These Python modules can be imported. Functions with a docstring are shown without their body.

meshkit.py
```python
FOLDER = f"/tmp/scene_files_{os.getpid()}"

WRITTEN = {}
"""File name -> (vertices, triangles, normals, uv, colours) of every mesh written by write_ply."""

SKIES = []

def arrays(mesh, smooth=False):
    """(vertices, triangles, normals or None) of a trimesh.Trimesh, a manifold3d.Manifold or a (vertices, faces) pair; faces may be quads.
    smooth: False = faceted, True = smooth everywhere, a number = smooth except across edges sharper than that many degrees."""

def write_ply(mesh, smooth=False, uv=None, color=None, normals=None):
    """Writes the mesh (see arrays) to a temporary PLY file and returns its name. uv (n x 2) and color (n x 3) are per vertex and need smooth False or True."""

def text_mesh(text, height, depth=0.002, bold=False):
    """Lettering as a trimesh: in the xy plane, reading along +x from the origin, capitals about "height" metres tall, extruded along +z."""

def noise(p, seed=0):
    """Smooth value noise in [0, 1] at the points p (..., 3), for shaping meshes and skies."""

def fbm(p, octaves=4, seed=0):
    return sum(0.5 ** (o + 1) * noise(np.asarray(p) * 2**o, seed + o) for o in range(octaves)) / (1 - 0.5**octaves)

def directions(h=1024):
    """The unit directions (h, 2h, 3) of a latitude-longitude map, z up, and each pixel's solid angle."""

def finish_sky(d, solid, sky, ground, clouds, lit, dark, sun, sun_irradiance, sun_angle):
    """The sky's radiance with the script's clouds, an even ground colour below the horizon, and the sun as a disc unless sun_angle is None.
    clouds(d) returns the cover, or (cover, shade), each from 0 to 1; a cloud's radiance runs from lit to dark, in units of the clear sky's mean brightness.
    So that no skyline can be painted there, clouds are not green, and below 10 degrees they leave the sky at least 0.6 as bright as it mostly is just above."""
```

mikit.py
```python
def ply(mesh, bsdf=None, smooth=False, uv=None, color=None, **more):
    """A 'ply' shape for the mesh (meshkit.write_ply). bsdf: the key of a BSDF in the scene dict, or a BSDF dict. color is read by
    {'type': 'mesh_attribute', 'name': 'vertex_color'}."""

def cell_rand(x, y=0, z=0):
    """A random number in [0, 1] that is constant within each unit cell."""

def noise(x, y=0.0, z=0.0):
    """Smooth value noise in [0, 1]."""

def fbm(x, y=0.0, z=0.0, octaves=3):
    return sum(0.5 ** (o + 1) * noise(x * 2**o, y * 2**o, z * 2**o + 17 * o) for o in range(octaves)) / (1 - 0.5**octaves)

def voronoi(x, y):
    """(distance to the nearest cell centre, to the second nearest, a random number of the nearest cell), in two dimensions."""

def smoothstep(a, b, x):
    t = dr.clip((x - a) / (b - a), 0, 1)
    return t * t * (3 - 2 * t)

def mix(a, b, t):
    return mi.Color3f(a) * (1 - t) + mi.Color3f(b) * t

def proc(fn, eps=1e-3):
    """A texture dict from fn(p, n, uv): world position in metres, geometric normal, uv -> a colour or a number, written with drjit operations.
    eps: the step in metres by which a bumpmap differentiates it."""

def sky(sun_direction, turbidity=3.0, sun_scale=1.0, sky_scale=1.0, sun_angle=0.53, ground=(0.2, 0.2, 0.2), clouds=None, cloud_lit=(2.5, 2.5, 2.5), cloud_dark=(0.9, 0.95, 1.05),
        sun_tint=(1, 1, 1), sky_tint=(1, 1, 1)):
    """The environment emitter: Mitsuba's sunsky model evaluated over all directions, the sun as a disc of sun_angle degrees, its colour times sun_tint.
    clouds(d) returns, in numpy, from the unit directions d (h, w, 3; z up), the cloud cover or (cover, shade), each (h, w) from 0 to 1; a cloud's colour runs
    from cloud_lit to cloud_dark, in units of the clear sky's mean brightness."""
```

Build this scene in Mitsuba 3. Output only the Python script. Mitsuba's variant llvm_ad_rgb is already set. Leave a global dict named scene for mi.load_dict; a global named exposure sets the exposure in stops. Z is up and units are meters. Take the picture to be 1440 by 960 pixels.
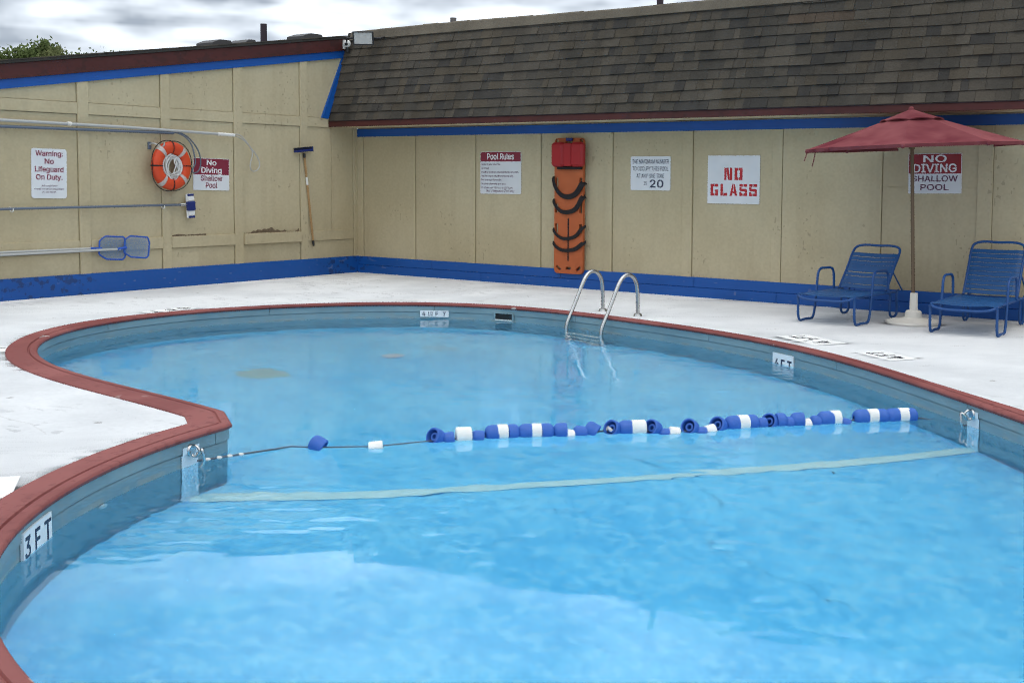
import math, random
import numpy as np
import trimesh
import drjit as dr
import mitsuba as mi
import mikit, meshkit
from mikit import proc, noise, fbm, voronoi, smoothstep, mix, cell_rand
import shapely
from shapely.geometry import Polygon, Point, box as sbox
from shapely.ops import unary_union
from scipy.interpolate import splprep, splev
from scipy.spatial import Delaunay, cKDTree

random.seed(7)
rng = np.random.default_rng(7)
T = mi.ScalarTransform4f
scene, labels = {}, {}

# ------------------------------------------------------------------ camera, sky, exposure
CAM = np.array([13.732, -13.2534, 1.52])
FWD = np.array([-0.56797303, 0.82008349, -0.06978323])
UPV = np.array([-0.0469059, 0.05239609, 0.99752418])
scene['camera'] = {
    'type': 'perspective', 'fov': math.degrees(2 * math.atan(720 / 1644.87)), 'fov_axis': 'x',
    'principal_point_offset_x': -(831.58 - 720) / 1440, 'principal_point_offset_y': -(366.57 - 480) / 960,
    'near_clip': 0.05, 'far_clip': 2000.0,
    'to_world': T().look_at(origin=CAM.tolist(), target=(CAM + FWD).tolist(), up=UPV.tolist()),
}


def overcast(d):
    """A closed, broken-textured grey cloud deck."""
    z = np.maximum(d[..., 2], 0.0) + 0.12
    p = np.stack([d[..., 0] / z, d[..., 1] / z, 0 * z], -1)
    a = meshkit.fbm(p * np.array([1.5, 1.5, 1]) + 3.1, 5, 11)
    b = meshkit.fbm(p * np.array([4.0, 4.0, 1]) + 8.7, 5, 23)
    el = np.clip(d[..., 2], 0, 1)
    shade = 0.98 - 1.15 * el + 1.8 * (a - 0.5) + 2.6 * (b - 0.5)
    return 1.0 + 0 * shade, np.clip(shade, 0, 1)


scene['sky'] = mikit.sky((0.25, -0.35, 0.9), turbidity=4, sun_scale=0.10, sun_angle=28, clouds=overcast,
                         cloud_lit=(2.55, 2.75, 2.95), cloud_dark=(0.74, 0.86, 1.02))
exposure = 2.2

# ------------------------------------------------------------------ naming helpers


def numbered(name):
    if name not in scene and name not in labels and not any(k.startswith(name + '__') for k in USED):
        return name
    k = 1
    while f'{name}_{k:03d}' in USED:
        k += 1
    return f'{name}_{k:03d}'


USED = set()


def take(name):
    if name not in USED:
        USED.add(name)
        return name
    k = COUNT.get(name, 0) + 1
    while f'{name}_{k:03d}' in USED:
        k += 1
    COUNT[name] = k
    USED.add(f'{name}_{k:03d}')
    return f'{name}_{k:03d}'


COUNT = {}


def thing(name, label=None, cat=None, group=None, kind=None):
    key = take(name)
    d = {}
    if label: d['label'] = label
    if cat: d['category'] = cat
    if group: d['group'] = group
    if kind: d['kind'] = kind
    if d: labels[key] = d
    return key


def part(parent, name, mesh, mat, smooth=False, label=None, kind=None, to_world=None, **kw):
    key = take(parent + '__' + name)
    scene[key] = mikit.ply(mesh, mat, smooth, **kw)
    if to_world is not None: scene[key]['to_world'] = to_world
    d = {}
    if label: d['label'] = label
    if kind: d['kind'] = kind
    if d: labels[key] = d
    return key


def single(name, mesh, mat, label, cat=None, smooth=False, group=None, kind=None, **kw):
    key = thing(name, label, cat, group, kind)
    scene[key] = mikit.ply(mesh, mat, smooth, **kw)
    return key


# ------------------------------------------------------------------ mesh helpers
def cat(*ms):
    ms = [m for m in ms if m is not None]
    return trimesh.util.concatenate(ms) if len(ms) > 1 else ms[0]


def box(x0, x1, y0, y1, z0, z1, c=0.0):
    """A box, its edges chamfered by c."""
    if c <= 0:
        m = trimesh.creation.box((abs(x1 - x0), abs(y1 - y0), abs(z1 - z0)))
        m.apply_translation(((x0 + x1) / 2, (y0 + y1) / 2, (z0 + z1) / 2))
        return m
    h = np.array([abs(x1 - x0), abs(y1 - y0), abs(z1 - z0)]) / 2
    pts = []
    for s in np.ndindex(2, 2, 2):
        s = np.array(s) * 2 - 1
        for k in range(3):
            q = h - c
            q = q.copy(); q[k] = h[k]
            pts.append(s * q)
    m = trimesh.convex.convex_hull(np.array(pts))
    m.apply_translation(((x0 + x1) / 2, (y0 + y1) / 2, (z0 + z1) / 2))
    return m


def prism(poly, depth):
    polys = list(getattr(poly, 'geoms', [poly]))
    return cat(*[trimesh.creation.extrude_polygon(g, depth, engine='earcut') for g in polys if g.area > 1e-9])


def spline(pts, n, closed=False, s=0.0, k=3):
    p = np.asarray(pts, float)
    if closed: p = np.vstack([p, p[:1]])
    tck, u = splprep(p.T, s=s, per=closed, k=min(k, len(p) - 1))
    return np.array(splev(np.linspace(0, 1, n, endpoint=not closed), tck)).T


def tube(pts, r, sides=8, closed=False, caps=True):
    p = np.asarray(pts, float)
    n = len(p)
    rr = np.broadcast_to(np.asarray(r, float), (n,))
    if closed:
        t = np.roll(p, -1, 0) - np.roll(p, 1, 0)
    else:
        t = np.gradient(p, axis=0)
    t /= np.linalg.norm(t, axis=1, keepdims=True) + 1e-12
    a = np.cross(t[0], [0, 0, 1.0] if abs(t[0][2]) < 0.9 else [1.0, 0, 0])
    a /= np.linalg.norm(a)
    A = [a]
    for i in range(1, n):
        a = A[-1] - t[i] * (A[-1] @ t[i])
        A.append(a / (np.linalg.norm(a) + 1e-12))
    A = np.array(A); B = np.cross(t, A)
    ang = np.arange(sides) * 2 * np.pi / sides
    v = p[:, None] + rr[:, None, None] * (np.cos(ang)[None, :, None] * A[:, None] + np.sin(ang)[None, :, None] * B[:, None])
    V = v.reshape(-1, 3)
    F = []
    m = n if closed else n - 1
    for i in range(m):
        i2 = (i + 1) % n
        for j in range(sides):
            j2 = (j + 1) % sides
            F += [[i * sides + j, i * sides + j2, i2 * sides + j2], [i * sides + j, i2 * sides + j2, i2 * sides + j]]
    if caps and not closed:
        V = np.vstack([V, p[0], p[-1]])
        for j in range(sides):
            j2 = (j + 1) % sides
            F += [[n * sides, j2, j], [n * sides + 1, (n - 1) * sides + j, (n - 1) * sides + j2]]
    return trimesh.Trimesh(V, np.array(F), process=False)


def rod(a, b, r, sides=10):
    return tube([a, b], r, sides)


def lathe(profile, sides=32, axis_closed=False):
    """Surface of revolution about z of (r, z) rows."""
    pr = np.asarray(profile, float)
    ang = np.arange(sides) * 2 * np.pi / sides
    V = np.stack([pr[:, None, 0] * np.cos(ang), pr[:, None, 0] * np.sin(ang), np.broadcast_to(pr[:, None, 1], (len(pr), sides))], -1).reshape(-1, 3)
    F = []
    m = len(pr) if axis_closed else len(pr) - 1
    for i in range(m):
        i2 = (i + 1) % len(pr)
        for j in range(sides):
            j2 = (j + 1) % sides
            F += [[i * sides + j, i * sides + j2, i2 * sides + j2], [i * sides + j, i2 * sides + j2, i2 * sides + j]]
    me = trimesh.Trimesh(V, np.array(F), process=False)
    me.update_faces(me.area_faces > 1e-14)
    return me


def moved(m, M):
    m = m.copy(); m.apply_transform(M); return m


def frame(origin, x, y, z):
    M = np.eye(4); M[:3, 0], M[:3, 1], M[:3, 2], M[:3, 3] = x, y, z, origin
    return M


def rot(axis, deg, point=None):
    return trimesh.transformations.rotation_matrix(math.radians(deg), axis, point)


# ------------------------------------------------------------------ materials
def two(b):
    return {'type': 'twosided', 'bsdf': b}


def principled(color, rough=0.6, spec=0.4, **kw):
    c = color if isinstance(color, dict) else {'type': 'rgb', 'value': list(color)}
    return {'type': 'principled', 'base_color': c, 'roughness': rough, 'specular': spec, **kw}


def bumped(b, fn, scale, eps=1e-3):
    return {'type': 'bumpmap', 'bump': proc(fn, eps), 'scale': scale, 'bsdf': b}


def mat(key, b, twosided=True):
    scene['mat_' + key] = two(b) if twosided else b
    return 'mat_' + key


def f_wall(p, n, uv):
    h = p.x + p.y                      # along either wall
    big = fbm(h * 0.9, p.z * 0.7, 3.0, 3)
    streak = fbm(h * 9.0, p.z * 0.8, 1.0, 3)
    fine = fbm(h * 38, p.z * 38, 5.0, 2)
    c = mix((0.435, 0.372, 0.235), (0.480, 0.418, 0.275), smoothstep(0.3, 0.7, big))
    c = mix(c, (0.385, 0.325, 0.205), 0.25 * smoothstep(0.5, 0.8, streak))
    low = smoothstep(0.9, 0.25, p.z) * smoothstep(0.35, 0.7, fbm(h * 3.2, p.z * 2.2, 9.0, 3))
    c = mix(c, (0.34, 0.275, 0.165), 0.25 * low)
    spot = smoothstep(0.84, 0.9, noise(h * 34, p.z * 22, 2.0)) * smoothstep(0.66, 0.8, noise(h * 2.7, p.z * 2.1, 4.0))
    c = mix(c, (0.2, 0.16, 0.11), 0.4 * spot)
    return c * (0.94 + 0.12 * fine)


WALL = mat('wall', bumped(principled(proc(f_wall), 0.62, 0.35), lambda p, n, uv: fbm((p.x + p.y) * 60, p.z * 60, 1.0, 2) + 0.8 * fbm((p.x + p.y) * 7, p.z * 5, 2.0, 2), 0.0022, 3e-3))


def f_blue(p, n, uv):
    h = p.x - p.y
    c = mix((0.003, 0.066, 0.29), (0.006, 0.086, 0.36), fbm(h * 1.6, p.z * 3, 1.0, 3))
    g = smoothstep(0.50, 0.66, fbm(h * 14, p.z * 16, 3.0, 4)) * smoothstep(0.44, 0.60, fbm(h * 0.8 + 2.6, 0.3, 7.0, 2))
    c = mix(c, (0.012, 0.016, 0.030), 0.5 * g * smoothstep(0.5, 0.2, p.z) * smoothstep(0.4, 0.1, p.x))
    scuff = smoothstep(0.90, 0.94, noise(h * 13, p.z * 30, 5.0)) * smoothstep(0.4, 0.1, p.z)
    c = mix(c, (0.22, 0.27, 0.36), 0.3 * scuff)
    return c


BLUE = mat('blue_paint', principled(proc(f_blue), 0.42, 0.45))


def f_red(p, n, uv):
    h = p.x + p.y
    c = mix((0.052, 0.012, 0.011), (0.078, 0.018, 0.016), fbm(h * 2.0, p.z * 6, 1.0, 3))
    return mix(c, (0.03, 0.012, 0.011), 0.5 * smoothstep(0.55, 0.75, fbm(h * 12, p.z * 18, 2.0, 3)))


RED = mat('red_fascia', principled(proc(f_red), 0.55, 0.35))


def shingle_fn(base):
    b = mi.ScalarColor3f(*base)

    def f(p, n, uv):
        g = fbm(p.x * 95, p.z * 95, p.y * 95, 2)
        w = fbm(p.x * 1.1, p.z * 1.7, 4.0, 3)
        s = fbm(p.x * 5.5, p.z * 1.2, 8.0, 3)
        return mi.Color3f(b) * (0.62 + 0.5 * g + 0.45 * (w - 0.5) + 0.35 * (s - 0.5))
    return f


SHINGLE = [mat(f'shingle_{i}', principled(proc(shingle_fn(c)), 0.92, 0.15)) for i, c in enumerate([
    (0.083, 0.073, 0.059), (0.071, 0.063, 0.052), (0.060, 0.055, 0.047), (0.049, 0.046, 0.042), (0.076, 0.065, 0.050), (0.080, 0.062, 0.047)])]
CAP = mat('ridge_cap', principled(proc(shingle_fn((0.135, 0.118, 0.092))), 0.92, 0.15))


def f_deck(p, n, uv):
    big = fbm(p.x * 0.45, p.y * 0.45, 1.0, 3)
    mid = fbm(p.x * 2.1, p.y * 2.1, 4.0, 4)
    c = mix((0.485, 0.500, 0.512), (0.595, 0.610, 0.62), smoothstep(0.3, 0.7, 0.5 * big + 0.5 * mid))
    scr = smoothstep(0.64, 0.74, fbm(p.x * 7 + 2 * mid, p.y * 16, 2.0, 4)) * smoothstep(0.48, 0.68, fbm(p.x * 0.9, p.y * 0.9, 8.0, 3))
    c = mix(c, (0.30, 0.31, 0.32), 0.5 * scr)
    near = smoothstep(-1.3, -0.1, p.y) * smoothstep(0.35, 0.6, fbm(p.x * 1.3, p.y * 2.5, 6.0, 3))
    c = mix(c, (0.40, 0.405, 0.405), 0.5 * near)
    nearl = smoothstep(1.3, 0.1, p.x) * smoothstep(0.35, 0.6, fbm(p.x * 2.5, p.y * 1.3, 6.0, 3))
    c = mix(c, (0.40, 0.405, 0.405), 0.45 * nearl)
    d1, d2, r = voronoi(p.x * 2.3, p.y * 2.3)
    dot = smoothstep(0.075, 0.03, d1) * smoothstep(0.80, 0.84, r)
    c = mix(c, (0.17, 0.16, 0.15), 0.6 * dot)
    crk = noise(p.x * 0.7 + 0.6 * mid, p.y * 0.7 + 0.5 * big, 12.0)
    c = mix(c, (0.40, 0.40, 0.40), 0.6 * smoothstep(0.006, 0.0, dr.abs(crk - 0.5)))
    return c * (0.96 + 0.08 * fbm(p.x * 45, p.y * 45, 3.0, 2))


DECK = mat('deck', bumped(principled(proc(f_deck), 0.7, 0.3), lambda p, n, uv: fbm(p.x * 42, p.y * 42, 1.0, 3), 0.003, 3e-3))


def f_coping(p, n, uv):
    a = fbm(p.x * 1.7, p.y * 1.7, 1.0, 3)
    b = fbm(p.x * 22, p.y * 22, p.z * 22, 3)
    c = mix((0.170, 0.040, 0.037), (0.225, 0.066, 0.060), smoothstep(0.3, 0.7, a))
    c = mix(c, (0.14, 0.034, 0.032), 0.6 * smoothstep(0.55, 0.72, b))
    chip = smoothstep(0.77, 0.82, noise(p.x * 12, p.y * 12, p.z * 20)) * smoothstep(0.6, 0.75, noise(p.x * 2.1, p.y * 2.1, 3.0))
    return mix(c, (0.45, 0.42, 0.40), 0.7 * chip)


COPING = mat('coping', bumped(principled(proc(f_coping), 0.6, 0.35), lambda p, n, uv: fbm(p.x * 40, p.y * 40, p.z * 40, 3), 0.003, 3e-3))


def f_poolwall(p, n, uv):
    h = p.x * 0.7 + p.y
    a = fbm(p.x * 2.2, p.y * 2.2, p.z * 5, 3)
    c = mix((0.165, 0.255, 0.29), (0.225, 0.32, 0.345), smoothstep(0.3, 0.7, a))
    wl = smoothstep(-0.150, -0.166, p.z)
    c = mix(c, (0.10, 0.235, 0.31), 0.4 * smoothstep(-0.10, -0.12, p.z))
    scum = smoothstep(-0.19, -0.17, p.z) * smoothstep(-0.135, -0.155, p.z) * smoothstep(0.42, 0.66, fbm(p.x * 9, p.y * 9, 2.0, 3))
    c = mix(c, (0.28, 0.29, 0.25), 0.5 * scum)
    streak = smoothstep(0.55, 0.8, fbm(p.x * 16, p.y * 16, p.z * 2.0, 3))
    c = mix(c, (0.26, 0.28, 0.27), 0.35 * streak)
    return c


POOLWALL = mat('pool_wall', principled(proc(f_poolwall), 0.5, 0.4))


def f_floor(p, n, uv):
    a = fbm(p.x * 0.6, p.y * 0.6, 1.0, 3)
    b = fbm(p.x * 3.1, p.y * 3.1, 5.0, 4)
    g = fbm(p.x * 19, p.y * 19, 9.0, 4)
    c = mix((0.115, 0.565, 0.88), (0.185, 0.675, 0.945), smoothstep(0.28, 0.72, 0.5 * a + 0.5 * b))
    c = mix(c, (0.30, 0.76, 0.94), 0.5 * smoothstep(0.48, 0.68, g))
    c = mix(c, (0.065, 0.46, 0.78), 0.4 * smoothstep(0.54, 0.72, fbm(p.x * 11 + 7, p.y * 11, 2.0, 4)))
    # worn patch of old plaster and a fine crack
    e = dr.sqrt(dr.square((p.x - 5.0) / 0.30) + dr.square((p.y + 6.05) / 0.22)) + 0.55 * (b - 0.5)
    c = mix(c, (0.30, 0.44, 0.38), 0.75 * smoothstep(1.0, 0.86, e))
    e2 = dr.sqrt(dr.square((p.x - 5.3) / 0.25) + dr.square((p.y + 3.9) / 0.16)) + 0.8 * (g - 0.5)
    c = mix(c, (0.26, 0.47, 0.55), 0.5 * smoothstep(1.0, 0.8, e2))
    k = dr.abs(p.x * 0.6 + p.y * 0.8 - 0.42 + 0.5 * (noise(p.x * 1.3, p.y * 1.3, 3.0) - 0.5) + 0.14 * (noise(p.x * 7, p.y * 7, 4.0) - 0.5))
    c = mix(c, (0.08, 0.34, 0.52), 0.6 * smoothstep(0.016, 0.004, k) * smoothstep(0.35, 0.55, noise(p.x * 2.1, p.y * 2.1, 6.0)))
    return c


FLOOR = mat('pool_floor', principled(proc(f_floor), 0.7, 0.3))
STRIPE = mat('stripe_paint', principled(proc(lambda p, n, uv: mix((0.50, 0.78, 0.76), (0.60, 0.85, 0.83), fbm(p.x * 9, p.y * 9, p.z * 9, 3))), 0.6))
WALLSTRIPE = mat('wall_stripe', principled(proc(lambda p, n, uv: mix((0.50, 0.60, 0.66), (0.66, 0.72, 0.75), fbm(p.x * 14, p.y * 14, p.z * 8, 3))), 0.5))
WATER = mat('water', {'type': 'roughdielectric', 'distribution': 'ggx', 'alpha': 0.0008, 'int_ior': 1.333, 'ext_ior': 1.0}, False)
STEEL = mat('steel', {'type': 'roughconductor', 'material': 'none', 'specular_reflectance': {'type': 'rgb', 'value': [0.52, 0.52, 0.51]}, 'alpha': 0.16})
CHROME = mat('chrome', {'type': 'roughconductor', 'material': 'none', 'specular_reflectance': {'type': 'rgb', 'value': [0.6, 0.6, 0.6]}, 'alpha': 0.1})
ALU = mat('aluminium_pole', principled((0.42, 0.43, 0.42), 0.4, 0.5, metallic=0.25))
BLUEALU = mat('blue_pole', principled((0.12, 0.15, 0.20), 0.35, 0.5, metallic=0.3))
SIGNWHITE = mat('sign_white', principled(proc(lambda p, n, uv: mix((0.60, 0.63, 0.66), (0.70, 0.725, 0.745), fbm((p.x + p.y) * 5, p.z * 5, 2.0, 3))), 0.45))
SIGNRED = mat('sign_maroon', principled((0.20, 0.022, 0.045), 0.45))
SIGNRED2 = mat('sign_red', principled((0.25, 0.018, 0.025), 0.45))
INKRED = mat('ink_maroon', principled((0.20, 0.035, 0.06), 0.5))
INKPURPLE = mat('ink_purple', principled((0.12, 0.05, 0.09), 0.5))
INKBLACK = mat('ink_black', principled((0.02, 0.022, 0.03), 0.5))
INKNAVY = mat('ink_navy', principled((0.03, 0.04, 0.075), 0.5))
INKWHITE = mat('ink_white', principled((0.72, 0.73, 0.74), 0.5))
STENCILRED = mat('stencil_red', principled(proc(lambda p, n, uv: mix((0.42, 0.020, 0.028), (0.50, 0.06, 0.065), smoothstep(0.5, 0.75, fbm(p.x * 25, p.z * 25, 1.0, 3)))), 0.6))
MARKWHITE = mat('marker_white', principled(proc(lambda p, n, uv: mix((0.66, 0.67, 0.66), (0.80, 0.81, 0.81), fbm(p.x * 11, p.y * 11, p.z * 7, 3))), 0.5))
ORANGE = mat('ring_orange', principled(proc(lambda p, n, uv: mix((0.52, 0.046, 0.012), (0.63, 0.072, 0.020), fbm(p.y * 8, p.z * 8, p.x * 8, 3))), 0.55))
BOARD = mat('board_orange', principled(proc(lambda p, n, uv: mix((0.37, 0.085, 0.026), (0.48, 0.122, 0.038), fbm(p.x * 5, p.z * 4, 3.0, 4))), 0.5))
FOAMRED = mat('foam_red', principled((0.34, 0.014, 0.018), 0.45))
WEB = mat('black_webbing', principled((0.020, 0.018, 0.020), 0.7, 0.2))
BLACK = mat('black_plastic', principled((0.018, 0.018, 0.02), 0.45))
ROPE = mat('white_rope', principled((0.62, 0.62, 0.60), 0.8, 0.2))
DARKROPE = mat('dark_rope', principled((0.10, 0.12, 0.15), 0.8, 0.2))
REFLECT = mat('silver_band', principled((0.46, 0.41, 0.38), 0.5))
WHITEPL = mat('white_plastic', principled((0.70, 0.70, 0.68), 0.4))
BLUEPL = mat('blue_plastic', principled((0.02, 0.085, 0.42), 0.4))
NAVYPL = mat('navy_plastic', principled((0.010, 0.022, 0.14), 0.45))
FLOATBLUE = mat('float_blue', principled(proc(lambda p, n, uv: mix((0.022, 0.100, 0.40), (0.045, 0.140, 0.48), fbm(p.x * 20, p.y * 20, p.z * 20, 3))), 0.5))
FLOATWHITE = mat('float_white', principled(proc(lambda p, n, uv: mix((0.70, 0.70, 0.66), (0.80, 0.80, 0.77), fbm(p.x * 20, p.y * 20, p.z * 20, 3))), 0.5))
NETTHREAD = mat('net_thread', principled((0.13, 0.26, 0.46), 0.6))
WOOD = mat('handle_wood', principled(proc(lambda p, n, uv: mix((0.30, 0.17, 0.07), (0.42, 0.26, 0.12), fbm(p.y * 40, p.z * 5, 1.0, 3))), 0.6))
BRUSHFIB = mat('brush_fibre', principled((0.012, 0.018, 0.05), 0.8))
FABRIC = mat('canopy_fabric', {'type': 'principledthin', 'base_color': proc(lambda p, n, uv: mix((0.15, 0.036, 0.046), (0.26, 0.085, 0.092), smoothstep(0.25, 0.75, fbm(p.x * 3, p.y * 3, p.z * 3, 4)))), 'roughness': 0.8, 'diff_trans': 0.35, 'eta': 1.3}, False)
BRONZE = mat('umbrella_pole', principled((0.13, 0.085, 0.048), 0.45, 0.5, metallic=0.15))
CREAM = mat('base_cream', principled(proc(lambda p, n, uv: mix((0.60, 0.58, 0.52), (0.70, 0.68, 0.63), fbm(p.x * 9, p.y * 9, p.z * 9, 3))), 0.5))
LOUNGE = mat('lounge_frame', principled((0.014, 0.070, 0.235), 0.4))
STRAP = mat('lounge_strap', principled(proc(lambda p, n, uv: mix((0.009, 0.068, 0.205), (0.015, 0.090, 0.26), fbm(p.x * 7, p.y * 7, p.z * 7, 3))), 0.5))
GLASSGREY = mat('lamp_face', principled((0.42, 0.43, 0.42), 0.25, 0.5))
VENTMET = mat('vent_metal', principled((0.055, 0.052, 0.052), 0.5))
PIPEGREY = mat('pipe_grey', principled((0.13, 0.12, 0.115), 0.6))
PIPEDARK = mat('pipe_dark', principled((0.030, 0.018, 0.026), 0.5))
PEEL = mat('peeled_wood', principled(proc(lambda p, n, uv: mix((0.10, 0.07, 0.04), (0.20, 0.15, 0.10), fbm(p.y * 40, p.z * 40, 1.0, 2))), 0.9))
DARKVOID = mat('dark_void', principled((0.008, 0.01, 0.012), 0.6))
LEAFDEAD = mat('dead_leaf', principled((0.07, 0.05, 0.03), 0.8))
BARK = mat('bark', principled((0.10, 0.075, 0.055), 0.9))
LEAFS = [mat(f'leaf_{i}', {'type': 'principledthin', 'base_color': {'type': 'rgb', 'value': c}, 'roughness': 0.6, 'diff_trans': 0.5, 'eta': 1.3}, False)
         for i, c in enumerate([[0.09, 0.13, 0.055], [0.13, 0.17, 0.065], [0.17, 0.19, 0.085]])]

# ------------------------------------------------------------------ the pool outline (the coping's water-side edge)
TIP_A, TIP_B = (7.57, -8.48), (7.91, -8.69)
RUN = [TIP_B, (8.05, -9.10), (8.19, -9.51), (8.38, -9.92), (8.59, -10.25), (8.85, -10.55), (9.20, -10.83), (9.60, -11.07), (10.03, -11.28), (10.5, -11.42),
       (11.3, -11.47), (12.3, -11.30), (13.3, -10.75), (13.95, -9.85), (14.05, -8.8), (13.75, -7.85), (13.15, -6.95), (12.5, -6.28), (11.84, -5.72),
       (11.44, -5.31), (11.01, -4.87), (10.17, -4.17), (9.33, -3.62), (8.55, -3.24), (7.6, -2.92), (6.75, -2.72), (6.09, -2.62), (5.40, -2.57), (4.62, -2.70),
       (3.98, -3.02), (3.45, -3.58), (3.05, -4.20), (2.84, -4.75), (2.74, -5.33), (2.77, -5.89), (2.90, -6.42), (3.13, -6.86), (3.49, -7.27), (3.9, -7.59),
       (4.32, -7.85), (4.80, -8.06), (5.40, -8.20), (6.29, -8.31), (7.18, -8.42), TIP_A]
N = 420
curve = spline(RUN, N, s=0.012)
curve[0], curve[-1] = TIP_B, TIP_A
seg = np.linalg.norm(np.diff(curve, axis=0), axis=1)
# resample evenly by length, then close over the chamfered tip
al = np.concatenate([[0], np.cumsum(seg)])
curve = np.stack([np.interp(np.linspace(0, al[-1], N), al, curve[:, k]) for k in (0, 1)], 1)
tip = np.linspace(TIP_A, TIP_B, 9)[1:-1]
OUT = np.vstack([curve, tip])                      # closed loop
if Polygon(OUT).exterior.is_ccw is False:
    OUT = OUT[::-1]


def offset_loop(d, memo={}):
    """Every vertex of the loop moved outwards (away from the water) by d; where an acute corner leaves no room, to the corner of the offset outline."""
    if d in memo: return memo[d]
    if d > 0.02:
        ring_ = Polygon(OUT).buffer(d, join_style=2, mitre_limit=4).exterior
        memo[d] = np.array([ring_.interpolate(ring_.project(Point(p))).coords[0] for p in OUT])
        return memo[d]
    e = np.roll(OUT, -1, 0) - OUT
    e /= np.linalg.norm(e, axis=1, keepdims=True)
    nrm = np.stack([e[:, 1], -e[:, 0]], 1)
    pn = np.roll(nrm, 1, 0)
    m = nrm + pn
    m /= np.linalg.norm(m, axis=1, keepdims=True)
    k = np.clip((m * nrm).sum(1), 0.35, 1)
    memo[d] = OUT + m * (d / k)[:, None]
    return memo[d]


def cope_loop(d):
    """The coping is narrower along the far and right-hand sides, where the deck paint laps over it."""
    if d <= 0.081: return offset_loop(d)
    a, b_ = offset_loop(d), offset_loop(round(0.08 + (d - 0.08) * 0.32, 5))
    k = np.clip((OUT[:, 1] + 6.6) / 2.2, 0, 1)
    k = (k * k * (3 - 2 * k))[:, None]
    return a * (1 - k) + b_ * k


def arc_of(xy):
    return int(np.argmin(((OUT - np.asarray(xy)) ** 2).sum(1)))


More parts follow.
